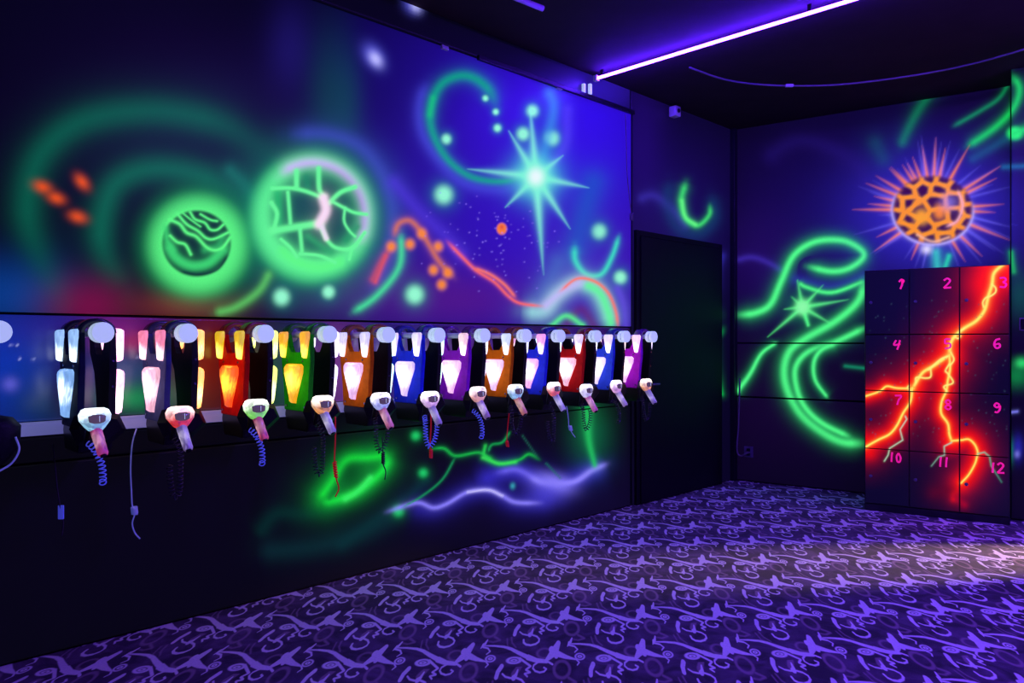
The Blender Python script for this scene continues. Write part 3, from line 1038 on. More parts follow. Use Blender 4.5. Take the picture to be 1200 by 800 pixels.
# --- boards on the back wall, each cut to the slightly sloping joints of the photograph
xb = span(bw_x, 863, 1184, 1.5)
J1 = bw_local(940, 402)[1]
J2 = bw_local(940, 467.5)[1]
sheet('panel', xb, rows(J1 + 0.007, CEIL - 0.004, 0.0095), -0.014, 0.013, mural_back, M_MURAL, wall_b, to_b, (8, 3, 26))
sheet('panel', xb, rows(J2 + 0.009, J1 - 0.007, 0.0095), -0.014, 0.013, mural_back, M_MURAL, wall_b, to_b, (8, 3, 26))
sheet('panel', xb, rows(0.012, J2 - 0.009, 0.0095), -0.014, 0.013, mural_back, M_MURAL, wall_b, to_b, (8, 3, 26))
xp = np.linspace(pier_x + 0.004, pier_x + 0.35, 46)
sheet('panel', xp, rows(0.012, CEIL - 0.004, 0.009), pier_y - 0.012, 0.011, mural_back, M_MURAL, wall_r, to_b, (8, 3, 26))

# ------------------------------------------------------------------ painted locker block with twelve doors
K0 = Vector((2.935, 6.112, 0))
K1 = Vector((3.794, 5.587, 0))
KW = (K1 - K0).length
ROT_K = math.atan2(K1.y - K0.y, K1.x - K0.x)
KH = 1.99
locker = thing('locker', 'black twelve-door locker painted with red lightning and pink numbers', 'locker', K0, ROT_K)
to_k = proj_rot(ROT_K, K0.x, K0.y)


def k_local(px, py):
    k = (px - CXP) / FPX
    c, s = math.cos(ROT_K), math.sin(ROT_K)
    x = (k * K0.y - K0.x) / (c - k * s)
    return x, EYE + (CYP - py) / FPX * (K0.y + x * s)


def lightning(P):
    P.dab(1060, 360, 70, 60, (14, 8, 56), 0.6)
    P.dab(1150, 560, 40, 40, (20, 8, 60), 0.5)
    a, b, c = crop(990, 290, 5.714), crop(990, 400, 5.714), crop(990, 500, 5.714)
    trunk = a((1060, 112), (1000, 170), (985, 250), (960, 330), (935, 420), (880, 490), (800, 540), (740, 590), (710, 640), (700, 720))
    left1 = b((700, 90), (600, 160), (520, 210), (462, 300))
    left2 = b((462, 315), (350, 312), (280, 300), (230, 335), (120, 372))
    left3 = b((452, 310), (440, 400), (390, 480), (350, 560), (300, 620), (220, 660), (118, 718))
    right1 = b((700, 90), (705, 180), (690, 260), (680, 330), (650, 400), (645, 480), (690, 550), (700, 620), (715, 665))
    right2 = b((715, 665), (780, 660), (830, 655), (870, 690), (890, 740)) + c((885, 200), (870, 250), (830, 320), (780, 375))
    red, orange, yellow = (255, 14, 8), (255, 110, 15), (255, 235, 100)
    for pts, wd in ((trunk, 13), (left1, 12), (left2, 8), (left3, 10), (right1, 9), (right2, 11)):
        P.line(pts, wd * 1.7, (120, 4, 20), 0.75)
    P.line(a((1010, 110), (960, 170), (930, 240)), 24, red, 0.9)
    P.line(a((1110, 110), (1080, 220)), 14, red, 0.9)
    P.line(c((110, 60), (170, 180)), 11, (225, 10, 8), 0.8)
    for pts, wd in ((trunk, 13), (left1, 12), (left2, 8), (left3, 10), (right1, 9), (right2, 11)):
        P.line(pts, wd * 1.4, red, 0.95, 2.2, fade=0.001)
    P.dab(1106, 440, 10, 16, red, 0.75)
    P.line(c((780, 375), (740, 430), (730, 480)), 9, (255, 20, 10), 0.85, w1=5)
    P.line(c((740, 470), (800, 520)), 6, (170, 5, 40), 0.75)
    P.line(c((720, 420), (600, 440)), 11, (90, 3, 30), 0.6)
    for pts, wd in ((trunk, 3.6), (left1, 3.2), (left2, 1.8), (left3, 2.2), (right1, 2.2), (right2, 1.8)):
        P.line(pts, wd * 1.25, orange, 0.95, fade=0.001)
        P.line(pts, wd * 0.75, yellow, 1, 3, fade=0.001)
    y2 = (255, 240, 120)
    for pts in (a((985, 245), (1010, 270), (1008, 300), (975, 325), (945, 335), (925, 365), (930, 400)), a((800, 540), (760, 570), (775, 590), (760, 608), (740, 600)),
                b((575, 180), (575, 235), (540, 245), (480, 240), (475, 275)), b((700, 150), (675, 195), (690, 215), (725, 275), (665, 300), (685, 335)),
                b((430, 295), (420, 310), (440, 330)), a((710, 700), (730, 750), (705, 790)), b((690, 100), (640, 120), (560, 190))):
        P.line(pts, 1.3, y2, 1, 3, fade=0.001)
    wg = (190, 225, 190)
    P.line(b((405, 500), (415, 520), (370, 590), (388, 660), (300, 715), (290, 760), (265, 800)), 0.9, wg, 0.85, smooth=False)
    P.line(c((715, 105), (665, 130), (668, 190), (630, 200), (580, 262)), 0.9, (150, 215, 190), 0.9, smooth=False, a1=0.4)
    P.line(c((890, 180), (935, 170), (970, 200), (980, 260), (1050, 370)), 1.0, (90, 200, 170), 0.9, smooth=False, a1=0.3)
    for _ in range(150):
        P.dab(RNG.uniform(1015, 1182), RNG.uniform(350, 520), 0.8, 0.8, (60, 80, 110), RNG.uniform(0.2, 0.6))


cab = bmesh.new()
box(cab, 0, KW, 0.012, 0.5, 0, KH, 0.003)
obj('body', cab, mat('black_locker_steel', (0.01, 0.008, 0.022), 0.35), locker)
cols = [0.004, k_local(1065.5, 450)[0], k_local(1124.5, 450)[0], KW - 0.004]
zrow = [KH - 0.004, k_local(1120, 391.5)[1], k_local(1110, 460)[1], k_local(1120, 532)[1], 0.06]
DIG = {
    '1': [[(-.2, .25), (.05, .5), (.12, .2), (.05, -.2), (-.08, -.5)], [(.05, .5), (.25, .35), (.12, .1)]],
    '2': [[(-.3, .3), (0, .5), (.25, .3), (.1, 0), (-.3, -.45)], [(-.3, -.45), (.35, -.42)]],
    '3': [[(-.25, .45), (.15, .45), (.25, .2), (0, .03)], [(0, .03), (.28, -.15), (.15, -.45), (-.25, -.4)]],
    '4': [[(-.1, .5), (-.3, .0), (.3, .1)], [(.25, .5), (.15, 0), (0, -.5)]],
    '5': [[(.28, .48), (-.2, .48), (-.22, .05)], [(-.22, .05), (.2, .05), (.2, -.35), (-.25, -.45)]],
    '6': [[(.25, .48), (-.1, .35), (-.25, -.1), (-.05, -.45), (.22, -.3), (.15, -.02), (-.2, -.1)]],
    '7': [[(-.3, .45), (.3, .45), (.05, 0), (-.08, -.5)]],
    '8': [[(0, .02), (-.2, .25), (0, .48), (.2, .25), (0, .02), (-.25, -.25), (0, -.48), (.25, -.25), (0, .02)]],
    '9': [[(.2, .3), (-.05, .45), (-.22, .2), (0, .02), (.22, .2), (.2, -.2), (0, -.45), (-.2, -.4)]],
    '0': [[(0, .45), (-.2, .1), (-.12, -.4), (.12, -.42), (.22, 0), (0, .45)]],
}
NUMPOS = {1: (1056, 333), 2: (1110, 332), 3: (1175, 331), 4: (1051.5, 404), 5: (1110.5, 403), 6: (1168.5, 402.5), 7: (1052.5, 468.5), 8: (1111, 474),
          9: (1168.5, 477.5), 10: (1049, 535.5), 11: (1105.5, 541), 12: (1168, 548)}
num = 0
for r in range(4):
    for c in range(3):
        num += 1
        xs = np.linspace(cols[c] + 0.005, cols[c + 1] - 0.005, 56)
        zs = np.linspace(zrow[r + 1] + 0.005, zrow[r] - 0.005, 72)
        d = sheet('door', xs, zs, -0.006, 0.02, lightning, M_LOCKER, locker, to_k, (10, 6, 40))
        nxp, nzp = k_local(*NUMPOS[num])
        txt = str(num)
        bm = bmesh.new()
        sz = 0.078 if num < 10 else 0.08
        for k, ch in enumerate(txt):
            off = (k - (len(txt) - 1) / 2) * 0.05
            if txt == '11':
                off *= 0.8
            for st in DIG[ch]:
                if len(txt) > 1 and ch == '1':
                    st = [(.06, .5), (0, 0), (-.02, -.5)]
                pts = catmull([(nxp + off + a * sz * (0.85 if len(txt) > 1 else 1), -0.0072, nzp + b * sz) for a, b in st], 4)
                rb = 0.0068
                prev = None
                for i, p in enumerate(pts):
                    t = pts[min(i + 1, len(pts) - 1)] - pts[max(i - 1, 0)]
                    t = t.normalized() if t.length > 1e-6 else Vector((1, 0, 0))
                    nn = Vector((-t.z, 0, t.x)) * rb
                    cur = [bm.verts.new(p + nn), bm.verts.new(p - nn)]
                    if prev:
                        bm.faces.new((prev[0], prev[1], cur[1], cur[0]))
                    prev = cur
                if len(txt) > 1 and ch == '1':
                    break
        nm = obj('number', bm, M_PINK, d)
        nm['label'] = 'pink hand-painted number ' + txt
        bm = bmesh.new()
        lx, lz = cols[c] + 0.045, (zrow[r] + zrow[r + 1]) / 2
        tube(bm, [(lx, -0.004, lz), (lx, -0.022, lz)], 0.013, 10)
        tube(bm, [(lx, -0.022, lz), (lx, -0.026, lz)], 0.008, 8)
        obj('lock', bm, M_GREY, d, False)
obj('plinth', bx(0.01, KW - 0.01, -0.004, 0.011, 0.0, 0.055, 0.002), M_TRIM, locker)

# ------------------------------------------------------------------ pegs
PEG_PX = [-1, 121, 221, 312, 387, 456, 515.6, 569, 618, 658, 701, 735, 767]
PEG_Z = 1.437
PLEN = 0.44
FABRIC = ['black-blue', 'slate', 'red', 'green', 'orange', 'blue', 'purple', 'orange', 'blue', 'red', 'blue', 'purple']
ORD = ['first', 'second', 'third', 'fourth', 'fifth', 'sixth', 'seventh', 'eighth', 'ninth', 'tenth', 'eleventh', 'twelfth']


def lathe_y(bm, prof, n=24):
    """profile of (distance out of the wall, radius) turned about the peg axis"""
    loft(bm, [[(r * math.cos(2 * math.pi * k / n), -d, r * math.sin(2 * math.pi * k / n)) for k in range(n)] for d, r in prof])
    return bm


proto = {}
bm = lathe_y(bmesh.new(), [(0.012, 0.042), (0.022, 0.042), (0.026, 0.018), (0.375, 0.017)])
for p_i, px in enumerate(PEG_PX):
    x = lw_x(px, PLEN)
    lab = 'bare white peg cut off by the left edge of the picture' if p_i == 0 else f'white round-capped wall peg holding the {ORD[p_i - 1]} vest from the left'
    t = thing('wall_peg', lab, 'peg', lw_point(x, 0, PEG_Z), ROT_L, 'white pegs along the mural wall')
    if p_i == 0:
        proto['rod'] = obj('rod', bm, M_ROD, t, True)
        bm = lathe_y(bmesh.new(), [(0.375, 0.02), (0.377, 0.04), (0.38, 0.0425), (0.402, 0.0425)])
        proto['collar'] = obj('collar', bm, M_WHITE, t)
        bm = lathe_y(bmesh.new(), [(0.401, 0.037), (0.411, 0.037)])
        proto['groove'] = obj('groove', bm, M_GREY, t)
        bm = lathe_y(bmesh.new(), [(0.41, 0.041), (0.412, 0.0435), (0.437, 0.0435), (PLEN, 0.0415)])
        proto['cap'] = obj('cap', bm, M_WHITE, t)
    else:
        for k in ('rod', 'collar', 'groove', 'cap'):
            dup(proto[k], t)


# ------------------------------------------------------------------ vests
def lens_mat(name, tint, core, s_edge, s_core, cz=0.35, facets=5.0, flo=0.7, spread=0.58):
    """lit plastic lens: brightest at the LED inside"""
    m = bpy.data.materials.new(name)
    m.use_nodes = True
    nt = m.node_tree
    b = nt.nodes['Principled BSDF']
    tc = nt.nodes.new('ShaderNodeTexCoord')
    d = nt.nodes.new('ShaderNodeVectorMath')
    d.operation = 'DISTANCE'
    mp = nt.nodes.new('ShaderNodeVectorMath')
    mp.operation = 'MULTIPLY'
    mp.inputs[1].default_value = (0.3, 0.8, 1)
    nt.links.new(tc.outputs['Generated'], mp.inputs[0])
    nt.links.new(mp.outputs[0], d.inputs[0])
    d.inputs[1].default_value = (0.1, 0.4, cz)
    n = nt.nodes.new('ShaderNodeTexNoise')
    n.inputs['Scale'].default_value = 7
    n.inputs['Detail'].default_value = 4
    sh_ = nt.nodes.new('ShaderNodeVectorMath')
    sh_.operation = 'ADD'
    sh_.inputs[1].default_value = (random.uniform(0, 9), random.uniform(0, 9), random.uniform(0, 9))
    nt.links.new(tc.outputs['Generated'], sh_.inputs[0])
    nt.links.new(sh_.outputs[0], n.inputs['Vector'])
    ad = nt.nodes.new('ShaderNodeMath')
    ad.operation = 'MULTIPLY_ADD'
    ad.inputs[1].default_value = 0.3
    nt.links.new(n.outputs['Fac'], ad.inputs[0])
    nt.links.new(d.outputs['Value'], ad.inputs[2])
    mr = nt.nodes.new('ShaderNodeMapRange')
    mr.interpolation_type = 'SMOOTHSTEP'
    mr.inputs[1].default_value = 0.10
    mr.inputs[2].default_value = spread
    mr.inputs[3].default_value = 1
    mr.inputs[4].default_value = 0
    nt.links.new(ad.outputs[0], mr.inputs[0])
    mx = nt.nodes.new('ShaderNodeMix')
    mx.data_type = 'RGBA'
    mx.inputs[6].default_value = (*[c * s_edge for c in tint], 1)
    mx.inputs[7].default_value = (*[c * s_core for c in core], 1)
    nt.links.new(mr.outputs[0], mx.inputs[0])
    # facets of the crystal-cut plastic
    vo = nt.nodes.new('ShaderNodeTexVoronoi')
    vo.inputs['Scale'].default_value = facets
    nt.links.new(sh_.outputs[0], vo.inputs['Vector'])
    vr = nt.nodes.new('ShaderNodeMapRange')
    vr.inputs[3].default_value = flo
    vr.inputs[4].default_value = 1.25
    nt.links.new(vo.outputs['Color'], vr.inputs[0])
    fm = nt.nodes.new('ShaderNodeVectorMath')
    fm.operation = 'SCALE'
    nt.links.new(mx.outputs[2], fm.inputs[0])
    nt.links.new(vr.outputs[0], fm.inputs['Scale'])
    nt.links.new(fm.outputs[0], b.inputs['Emission Color'])
    b.inputs['Emission Strength'].default_value = 1
    b.inputs['Base Color'].default_value = (*[0.25 + 0.4 * c for c in tint], 1)
    b.inputs['Roughness'].default_value = 0.12
    return m


def taper(nc, ztop, zbot, wt, wb, x0, x1, inset=0.78):
    """faceted tapered lens between the plane x0 and its crown x1"""
    def ol(s, grow=0.0):
        zt, zb = ztop, zbot
        h = (zt - zb)
        cz = (zt + zb) / 2
        pts = [(-wt / 2 * 0.8, zt), (wt / 2 * 0.8, zt), (wt / 2, zt - h * 0.06), (wt / 2 * 0.97, zt - h * 0.22), (wb / 2 * 1.15, zb + h * 0.12), (wb / 2 * 0.7, zb),
               (-wb / 2 * 0.7, zb), (-wb / 2 * 1.15, zb + h * 0.12), (-wt / 2 * 0.97, zt - h * 0.22), (-wt / 2, zt - h * 0.06)]
        return [(nc + a * s, cz + (b - cz) * (1 - (1 - s) * 0.55)) for a, b in pts]
    bm = bmesh.new()
    xm = x0 + (x1 - x0) * 0.6
    loft(bm, [[(x0, -a, b) for a, b in ol(1)], [(xm, -a, b) for a, b in ol(0.95)], [(x1, -a, b) for a, b in ol(inset)]])
    return bm


OUT = [(.05, .0), (.122, .0), (.13, -.065), (.155, -.10), (.255, -.10), (.28, -.065), (.288, .0), (.36, .0), (.365, -.14), (.345, -.28), (.34, -.405), (.08, -.405), (.075, -.28), (.047, -.14)]
OUTB = [(.05, .0), (.122, .0), (.135, -.065), (.165, -.10), (.255, -.10), (.28, -.065), (.288, .0), (.36, .0), (.366, -.14), (.352, -.28), (.35, -.405), (.175, -.405), (.17, -.28), (.14, -.17), (.06, -.09)]


def strap_bm(n0, n1):
    bm = bmesh.new()
    cx, rx, rz = -0.016, 0.062, 0.052
    secs = []
    for k in range(13):
        t = math.pi - math.pi * k / 12
        th = 0.013
        c, s = math.cos(t), math.sin(t)
        pin = (cx + (rx - th) * c, -0.002 + (rz - th * 0.8) * s)
        pout = (cx + (rx + th) * c, -0.002 + (rz + th * 0.9) * s)
        secs.append([(pin[0], -n0, pin[1]), (pout[0], -n0, pout[1]), (pout[0], -n1, pout[1]), (pin[0], -n1, pin[1])])
    loft(bm, secs)
    bmesh.ops.bevel(bm, geom=[e for e in bm.edges if abs(e.verts[0].co.y - e.verts[1].co.y) < 1e-6], offset=0.003, segments=1, affect='EDGES')
    return bm


VEST = [  # fabric, shoulder tint/core, chest tint/core, rear tint/core, words
    ((.008, .012, .05), ((.35, .6, 1), (.85, .97, 1)), ((.25, .5, 1), (.8, .95, 1)), ((1, .45, .7), (1, .95, 1)), 'black vest with icy white lights'),
    ((.06, .08, .22), ((1, .25, .4), (1, .85, .92)), ((1, .5, .65), (1, .88, .95)), ((1, .35, .06), (1, .8, .35)), 'slate blue vest with rosy pink lights'),
    ((.75, .004, .002), ((.75, .5, .0), (1, .9, .12)), ((1, .09, .0), (1, .62, .03)), ((.65, .8, .1), (1, 1, .6)), 'red vest with yellow shoulder lights and an orange chest light'),
    ((.012, .42, .01), ((1, .42, 0), (1, .82, .08)), ((1, .4, 0), (1, .85, .08)), ((.75, .65, 1), (1, .97, 1)), 'green vest with amber yellow lights'),
    ((.85, .15, .0), ((.7, .65, 1), (1, .98, 1)), ((.85, .5, .85), (1, .97, 1)), ((.5, .9, 1), (.95, 1, 1)), 'orange vest with violet-white lights next to the green one'),
    ((.015, .03, .8), ((.8, .65, 1), (1, .98, 1)), ((.85, .6, .9), (1, .96, 1)), ((.5, .95, .8), (.95, 1, 1)), 'blue vest with white lights right of an orange one'),
    ((.34, .008, .6), ((1, .6, .7), (1, .96, .95)), ((1, .55, .85), (1, .96, 1)), ((.75, .7, 1), (1, 1, 1)), 'purple vest with pinkish lights in the middle of the row'),
    ((.85, .16, .0), ((.65, .75, 1), (.97, 1, 1)), ((.9, .6, .9), (1, .97, 1)), ((.6, .6, 1), (.97, .97, 1)), 'orange vest with bluish shoulder lights right of the purple one'),
    ((.02, .04, .8), ((1, .4, .75), (1, .88, .95)), ((1, .45, .75), (1, .9, .96)), ((.4, .8, 1), (.9, 1, 1)), 'blue vest with pink lights right of the second orange one'),
    ((.8, .004, .006), ((.9, .7, .9), (1, .98, 1)), ((1, .5, .6), (1, .95, .97)), ((.6, .6, 1), (.97, .97, 1)), 'red vest near the far end with white lights'),
    ((.03, .08, .7), ((.9, .75, 1), (1, .98, 1)), ((.9, .75, 1), (1, .97, 1)), ((1, .5, .5), (1, .95, .95)), 'blue vest second from the far end'),
    ((.42, .008, .65), ((1, .7, .85), (1, .97, .98)), ((1, .6, .9), (1, .95, 1)), ((.8, .6, 1), (1, .97, 1)), 'purple vest last at the far end'),
]
SB = {}
S_EDGE, S_CORE = 0.85, 3.2
VZ = PEG_Z
vest_pos = []
for i in range(12):
    fab, sh, ch, re, words = VEST[i]
    x = lw_x(PEG_PX[i + 1], PLEN)
    vest_pos.append(x)
    v = thing('laser_tag_vest', 'laser tag ' + words, 'vest', lw_point(x + 0.016, 0, VZ), ROT_L, 'laser tag vests hanging in a row')
    mf = mat('vest_fabric_' + FABRIC[i], fab, 0.7, noise=0.35, scale=30, bump=0.5, spec=0.12)
    mst = mat('strap_webbing_' + FABRIC[i], tuple(0.02 + 0.35 * c for c in fab), 0.22, noise=0.3, scale=60)
    ms = lens_mat('shoulder_lens', sh[0], sh[1], S_EDGE, S_CORE, 0.25)
    mc = lens_mat('chest_lens', ch[0], ch[1], S_EDGE, S_CORE, 0.6)
    mr_ = lens_mat('rear_lens', re[0], re[1], S_EDGE * 2.6, S_CORE * 2.0, 0.4)
    if i == 0:
        SB['front_panel'] = obj('front_panel', slab(OUT, -.088, -.062, .006), mf, v)
        SB['back_panel'] = obj('back_panel', slab(OUTB, .028, .056, .006), M_BLACK, v)
        SB['strap'] = [obj('shoulder_strap', strap_bm(.051, .121), mst, v, True), obj('shoulder_strap', strap_bm(.289, .359), mst, v, True)]
        SB['sl'] = [obj('shoulder_light', taper(.088, .016, -.125, .078, .024, -.087, -.11), ms, v),
                    obj('shoulder_light', taper(.322, .016, -.125, .078, .024, -.087, -.11), ms, v)]
        SB['cl'] = obj('chest_light', taper(.205, -.155, -.365, .178, .03, -.087, -.118), mc, v)
        SB['bs'] = [obj('rear_shoulder_light', taper(.092, .02, -.075, .06, .04, .055, .082), mr_, v),
                    obj('rear_shoulder_light', taper(.322, .02, -.125, .07, .04, .055, .09), mr_, v)]
        SB['bl'] = obj('rear_light', taper(.262, -.155, -.36, .15, .06, .055, .1), mr_, v)
        SB['pack'] = obj('battery_pack', slab([(.08, -.395), (.33, -.395), (.345, -.43), (.32, -.51), (.10, -.51), (.07, -.43)], -.082, .05, .012), M_BLACKP, v)
        SB['side'] = []
        for n0 in (.085, .315):
            bm = bx(-.064, .03, -(n0 + .026), -n0, -.395, -.36, .004)
            SB['side'].append(obj('side_strap', bm, M_BLACK, v))
        bm = bmesh.new()
        loft(bm, [[(-.10, -.347, -.345), (-.02, -.347, -.33), (.07, -.347, -.35), (.10, -.347, -.42), (.03, -.347, -.48), (-.09, -.347, -.47), (-.12, -.347, -.40)],
                  [(-.08, -.372, -.37), (-.02, -.372, -.35), (.055, -.372, -.37), (.075, -.372, -.41), (.02, -.372, -.455), (-.07, -.372, -.445), (-.09, -.372, -.40)]])
        SB['holster'] = obj('holster', bm, M_BLACKP, v)
        SB['screw'] = []
        for (sx, sy_, sz_) in ((-.0925, .12, -.14), (-.0925, .29, -.14), (-.0925, .11, -.38), (-.0925, .31, -.38), (.042, .369, -.12), (.042, .3615, -.23)):
            bm = bmesh.new()
            if sx < 0:
                tube(bm, [(sx + .012, -sy_, sz_), (sx, -sy_, sz_)], .006, 8)
            else:
                tube(bm, [(sx, -sy_ + .016, sz_), (sx, -sy_, sz_)], .006, 8)
            SB['screw'].append(obj('screw', bm, M_SCREW, v))
    else:
        dup(SB['front_panel'], v, mf)
        dup(SB['back_panel'], v)
        dup(SB['pack'], v)
        dup(SB['holster'], v)
        dup(SB['cl'], v, mc)
        dup(SB['bl'], v, mr_)
        for o in SB['side'] + SB['screw']:
            dup(o, v)
        for o in SB['strap']:
            dup(o, v, mst)
        for o in SB['sl']:
            dup(o, v, ms)
        for o in SB['bs']:
            dup(o, v, mr_)


# ------------------------------------------------------------------ blasters
def ell(cx, cy, z, rx, ry, n=10, ph=0.0):
    return [(cx + rx * math.cos(2 * math.pi * k / n + ph), cy + ry * math.sin(2 * math.pi * k / n + ph), z) for k in range(n)]


def coil_bm(path, r=0.015, wire=0.0034, pitch=0.021, per=12):
    p = catmull(path, 10)
    L = [0.0]
    for a, b in zip(p, p[1:]):
        L.append(L[-1] + (b - a).length)
    n = int(L[-1] / pitch * per)
    pts = []
    j = 0
    for k in range(n + 1):
        s = L[-1] * k / n
        while j < len(p) - 2 and L[j + 1] < s:
            j += 1
        f = (s - L[j]) / max(L[j + 1] - L[j], 1e-9)
        c = p[j].lerp(p[j + 1], f)
        t = (p[j + 1] - p[j]).normalized()
        a = t.cross(Vector((0, 1, 0.1))).normalized()
        b = t.cross(a)
        ph = 2 * math.pi * k / per
        pts.append(c + a * (r * math.cos(ph)) + b * (r * math.sin(ph)))
    return tube(bmesh.new(), pts, wire, 5)


GUN = [  # head position in the photo, lean, head tint/core, barrel tint, coil kind, coil material, words
    ((111, 490), (.35, .75, 1), (.9, 1, 1), (1, .1, .4), 'short', M_BLUECOIL, 'icy white head and pink barrel'),
    ((211, 487), (1, .05, .03), (1, .75, .7), (.55, .4, .95), 'double', M_BLACKCOIL, 'glowing red head and lilac barrel'),
    ((300, 478), (.3, 1, .15), (1, .95, .9), (1, .1, .28), 'short', M_BLUECOIL, 'green-rimmed white head and pink-red barrel'),
    ((378, 473), (1, .4, .1), (1, .92, .85), (.5, .4, .95), 'double', M_BLACKCOIL, 'orange-rimmed head and lilac barrel'),
    ((446, 469), (.45, .5, 1), (.98, .95, 1), (1, .25, .5), 'loop', M_BLACKCOIL, 'bluish white head and pink barrel'),
    ((504, 467), (.85, .5, .9), (1, .93, 1), (.55, .4, 1), 'loop', M_BLUECOIL, 'pale pink head and lilac barrel'),
    ((560, 461), (1, .45, .4), (1, .92, .9), (.7, .4, .95), 'short', M_BLUECOIL, 'peach head and a long blue coil'),
    ((604, 458), (.35, .65, 1), (.95, .98, 1), (1, .3, .2), 'loop', M_BLACKCOIL, 'pale blue head and orange-red barrel'),
    ((649, 455), (1, .15, .15), (1, .9, .9), (.5, .4, 1), 'double', M_BLACKCOIL, 'red-sided pink head and lilac barrel'),
    ((687, 457), (.75, .7, 1), (1, .97, 1), (1, .2, .6), 'loop', M_BLACKCOIL, 'white head and magenta barrel'),
    ((722, 452), (.9, .45, .8), (1, .9, .97), (.75, .5, 1), 'short', M_BLACKCOIL, 'pink head, second from the far end'),
    ((757, 450), (1, .4, .15), (1, .9, .8), (.5, .35, .9), 'loop', M_BLACKCOIL, 'orange head, last at the far end'),
]
GB = {}
for i, (hp, ht, hc, bt, ck, cm, words) in enumerate(GUN):
    nf = 0.475
    pos = lw_at(hp[0], hp[1], nf)
    g = thing('laser_blaster', 'toy laser blaster with ' + words + f', on the {ORD[i]} vest', 'blaster', pos, ROT_L, 'laser blasters hanging on the vests')
    mh = lens_mat('blaster_head_lens', ht, hc, 0.7, 2.6, 1.0, 5.0, 0.3, 0.95)
    mb = lens_mat('blaster_barrel_lens', bt, tuple(0.45 + 0.55 * c for c in bt), 0.32, 0.8, 0.5, 4.0, 0.25)
    bd = Vector((0.012, -0.085, -0.128))
    if i == 0:
        bm = bmesh.new()
        loft(bm, [ell(0, 0, .052, .048, .026, 8, .39), ell(0, 0, .044, .066, .036, 8, .39), ell(0, 0, .018, .079, .044, 8, .39), ell(0, 0, -.012, .074, .046, 8, .39), ell(0, -.004, -.046, .048, .04, 8, .39), ell(0, -.008, -.062, .032, .032, 8, .39)])
        GB['head'] = obj('head', bm, mh, g)
        bm = bmesh.new()
        loft(bm, [ell(0, -.036, -.024, .024, .008, 12), ell(0, -.0405, -.014, .038, .010, 12), ell(0, -.0385, .012, .042, .010, 12), ell(0, -.034, .022, .03, .008, 12)])
        GB['window'] = obj('window', bm, M_SMOKE, GB['head'], True)
        GB['slot'] = obj('light_slot', bx(.007, .0092, -.0525, -.048, -.015, .015, .0005), M_WHITE, GB['head'])
        bm = bmesh.new()
        a0 = Vector((0, -.012, -.05))
        tube(bm, [a0 + bd * t for t in (0, .04, .06, .5, .52, .94, 1.0)], [.028, .03, .027, .027, .0255, .0255, .021], 14)
        GB['barrel'] = obj('barrel', bm, mb, g, True)
        bm = bmesh.new()
        tube(bm, [a0 + bd * t for t in (1.0, 1.06)], .015, 12)
        GB['muzzle'] = obj('muzzle', bm, M_BLACKP, GB['barrel'])
        bm = bmesh.new()
        loft(bm, [ell(0, .02, .03, .03, .025, 8), ell(.0, .035, -.03, .03, .022, 8), ell(-.012, .042, -.1, .024, .02, 8), ell(-.018, .046, -.135, .02, .018, 8)])
        GB['grip'] = obj('grip', bm, M_BLACKP, g, True)
        bm = bmesh.new()
        tube(bm, catmull([(0, .01, -.05), (.0, -.0, -.085), (-.008, .02, -.105), (-.012, .035, -.095)], 6), .005, 6)
        GB['guard'] = obj('trigger_guard', bm, M_BLACKP, g, True)
        c0_ = Vector((-.02, .046, -.13))
        GB['short'] = bpy.data.meshes.new('coil_short')
        for k, path in (('short', [(-.02, .04, -.125), (.005, .0, -.17), (.03, -.01, -.24), (.035, -.01, -.31), (.04, .01, -.34)]),
                        ('double', [(-.02, .04, -.125), (.005, .01, -.2), (.0, .0, -.32), (-.005, .0, -.42), (-.03, .01, -.44), (-.045, .02, -.36), (-.045, .03, -.27)]),
                        ('loop', [(-.02, .04, -.125), (-.04, .0, -.17), (-.045, -.01, -.27), (-.015, -.01, -.34), (.03, -.01, -.30), (.06, .0, -.22), (.075, .02, -.18)])):
            GB[k] = obj('coil_cord', coil_bm(path), M_BLACKCOIL, g, True)
        for k in ('double', 'loop'):
            bpy.data.objects.remove(GB[k], do_unlink=False) if False else None
        GB['keep'] = GB['short']
        keepers = {}
        for k in ('short', 'double', 'loop'):
            keepers[k] = GB[k].data
            keepers[k].materials.clear()
            keepers[k].materials.append(M_BLACKCOIL)
        for k in ('double', 'loop'):
            bpy.data.objects.remove(GB[k])
        GB['short'].material_slots[0].link = 'OBJECT'
        GB['short'].material_slots[0].material = cm
    else:
        h = dup(GB['head'], g, mh)
        dup(GB['window'], h)
        dup(GB['slot'], h)
        b_ = dup(GB['barrel'], g, mb)
        dup(GB['muzzle'], b_)
        dup(GB['grip'], g)
        dup(GB['guard'], g)
        o = bpy.data.objects.new('coil_cord', keepers[ck])
        COL.objects.link(o)
        o.parent = g
        o.material_slots[0].link = 'OBJECT'
        o.material_slots[0].material = cm
    g.rotation_euler = (0, 0, ROT_L + random.uniform(-0.08, 0.08))
    g.scale = (0.8, 0.8, 0.8)


# ------------------------------------------------------------------ cords and small things
def cord(name, label, pts, n, r, m, cat='cord', knot=None):
    P3 = [lw_at(px, py, n) for px, py in pts]
    o = P3[0]
    t = thing(name, label, cat, o)
    bm = tube(bmesh.new(), [p - o for p in catmull(P3, 6)], r, 6)
    obj('cord', bm, m, t, True)
    if knot:
        k0, k1, kr = knot
        a, b = lw_at(*k0, n) - o, lw_at(*k1, n) - o
        hp = []
        turns = 6
        for k in range(turns * 8 + 1):
            f = k / (turns * 8)
            ph = 2 * math.pi * turns * f
            hp.append(a.lerp(b, f) + Vector((math.cos(ph) * kr, math.sin(ph) * kr, 0)))
        obj('knot', tube(bmesh.new(), hp, r * 1.3, 5), m, t, True)
    return t


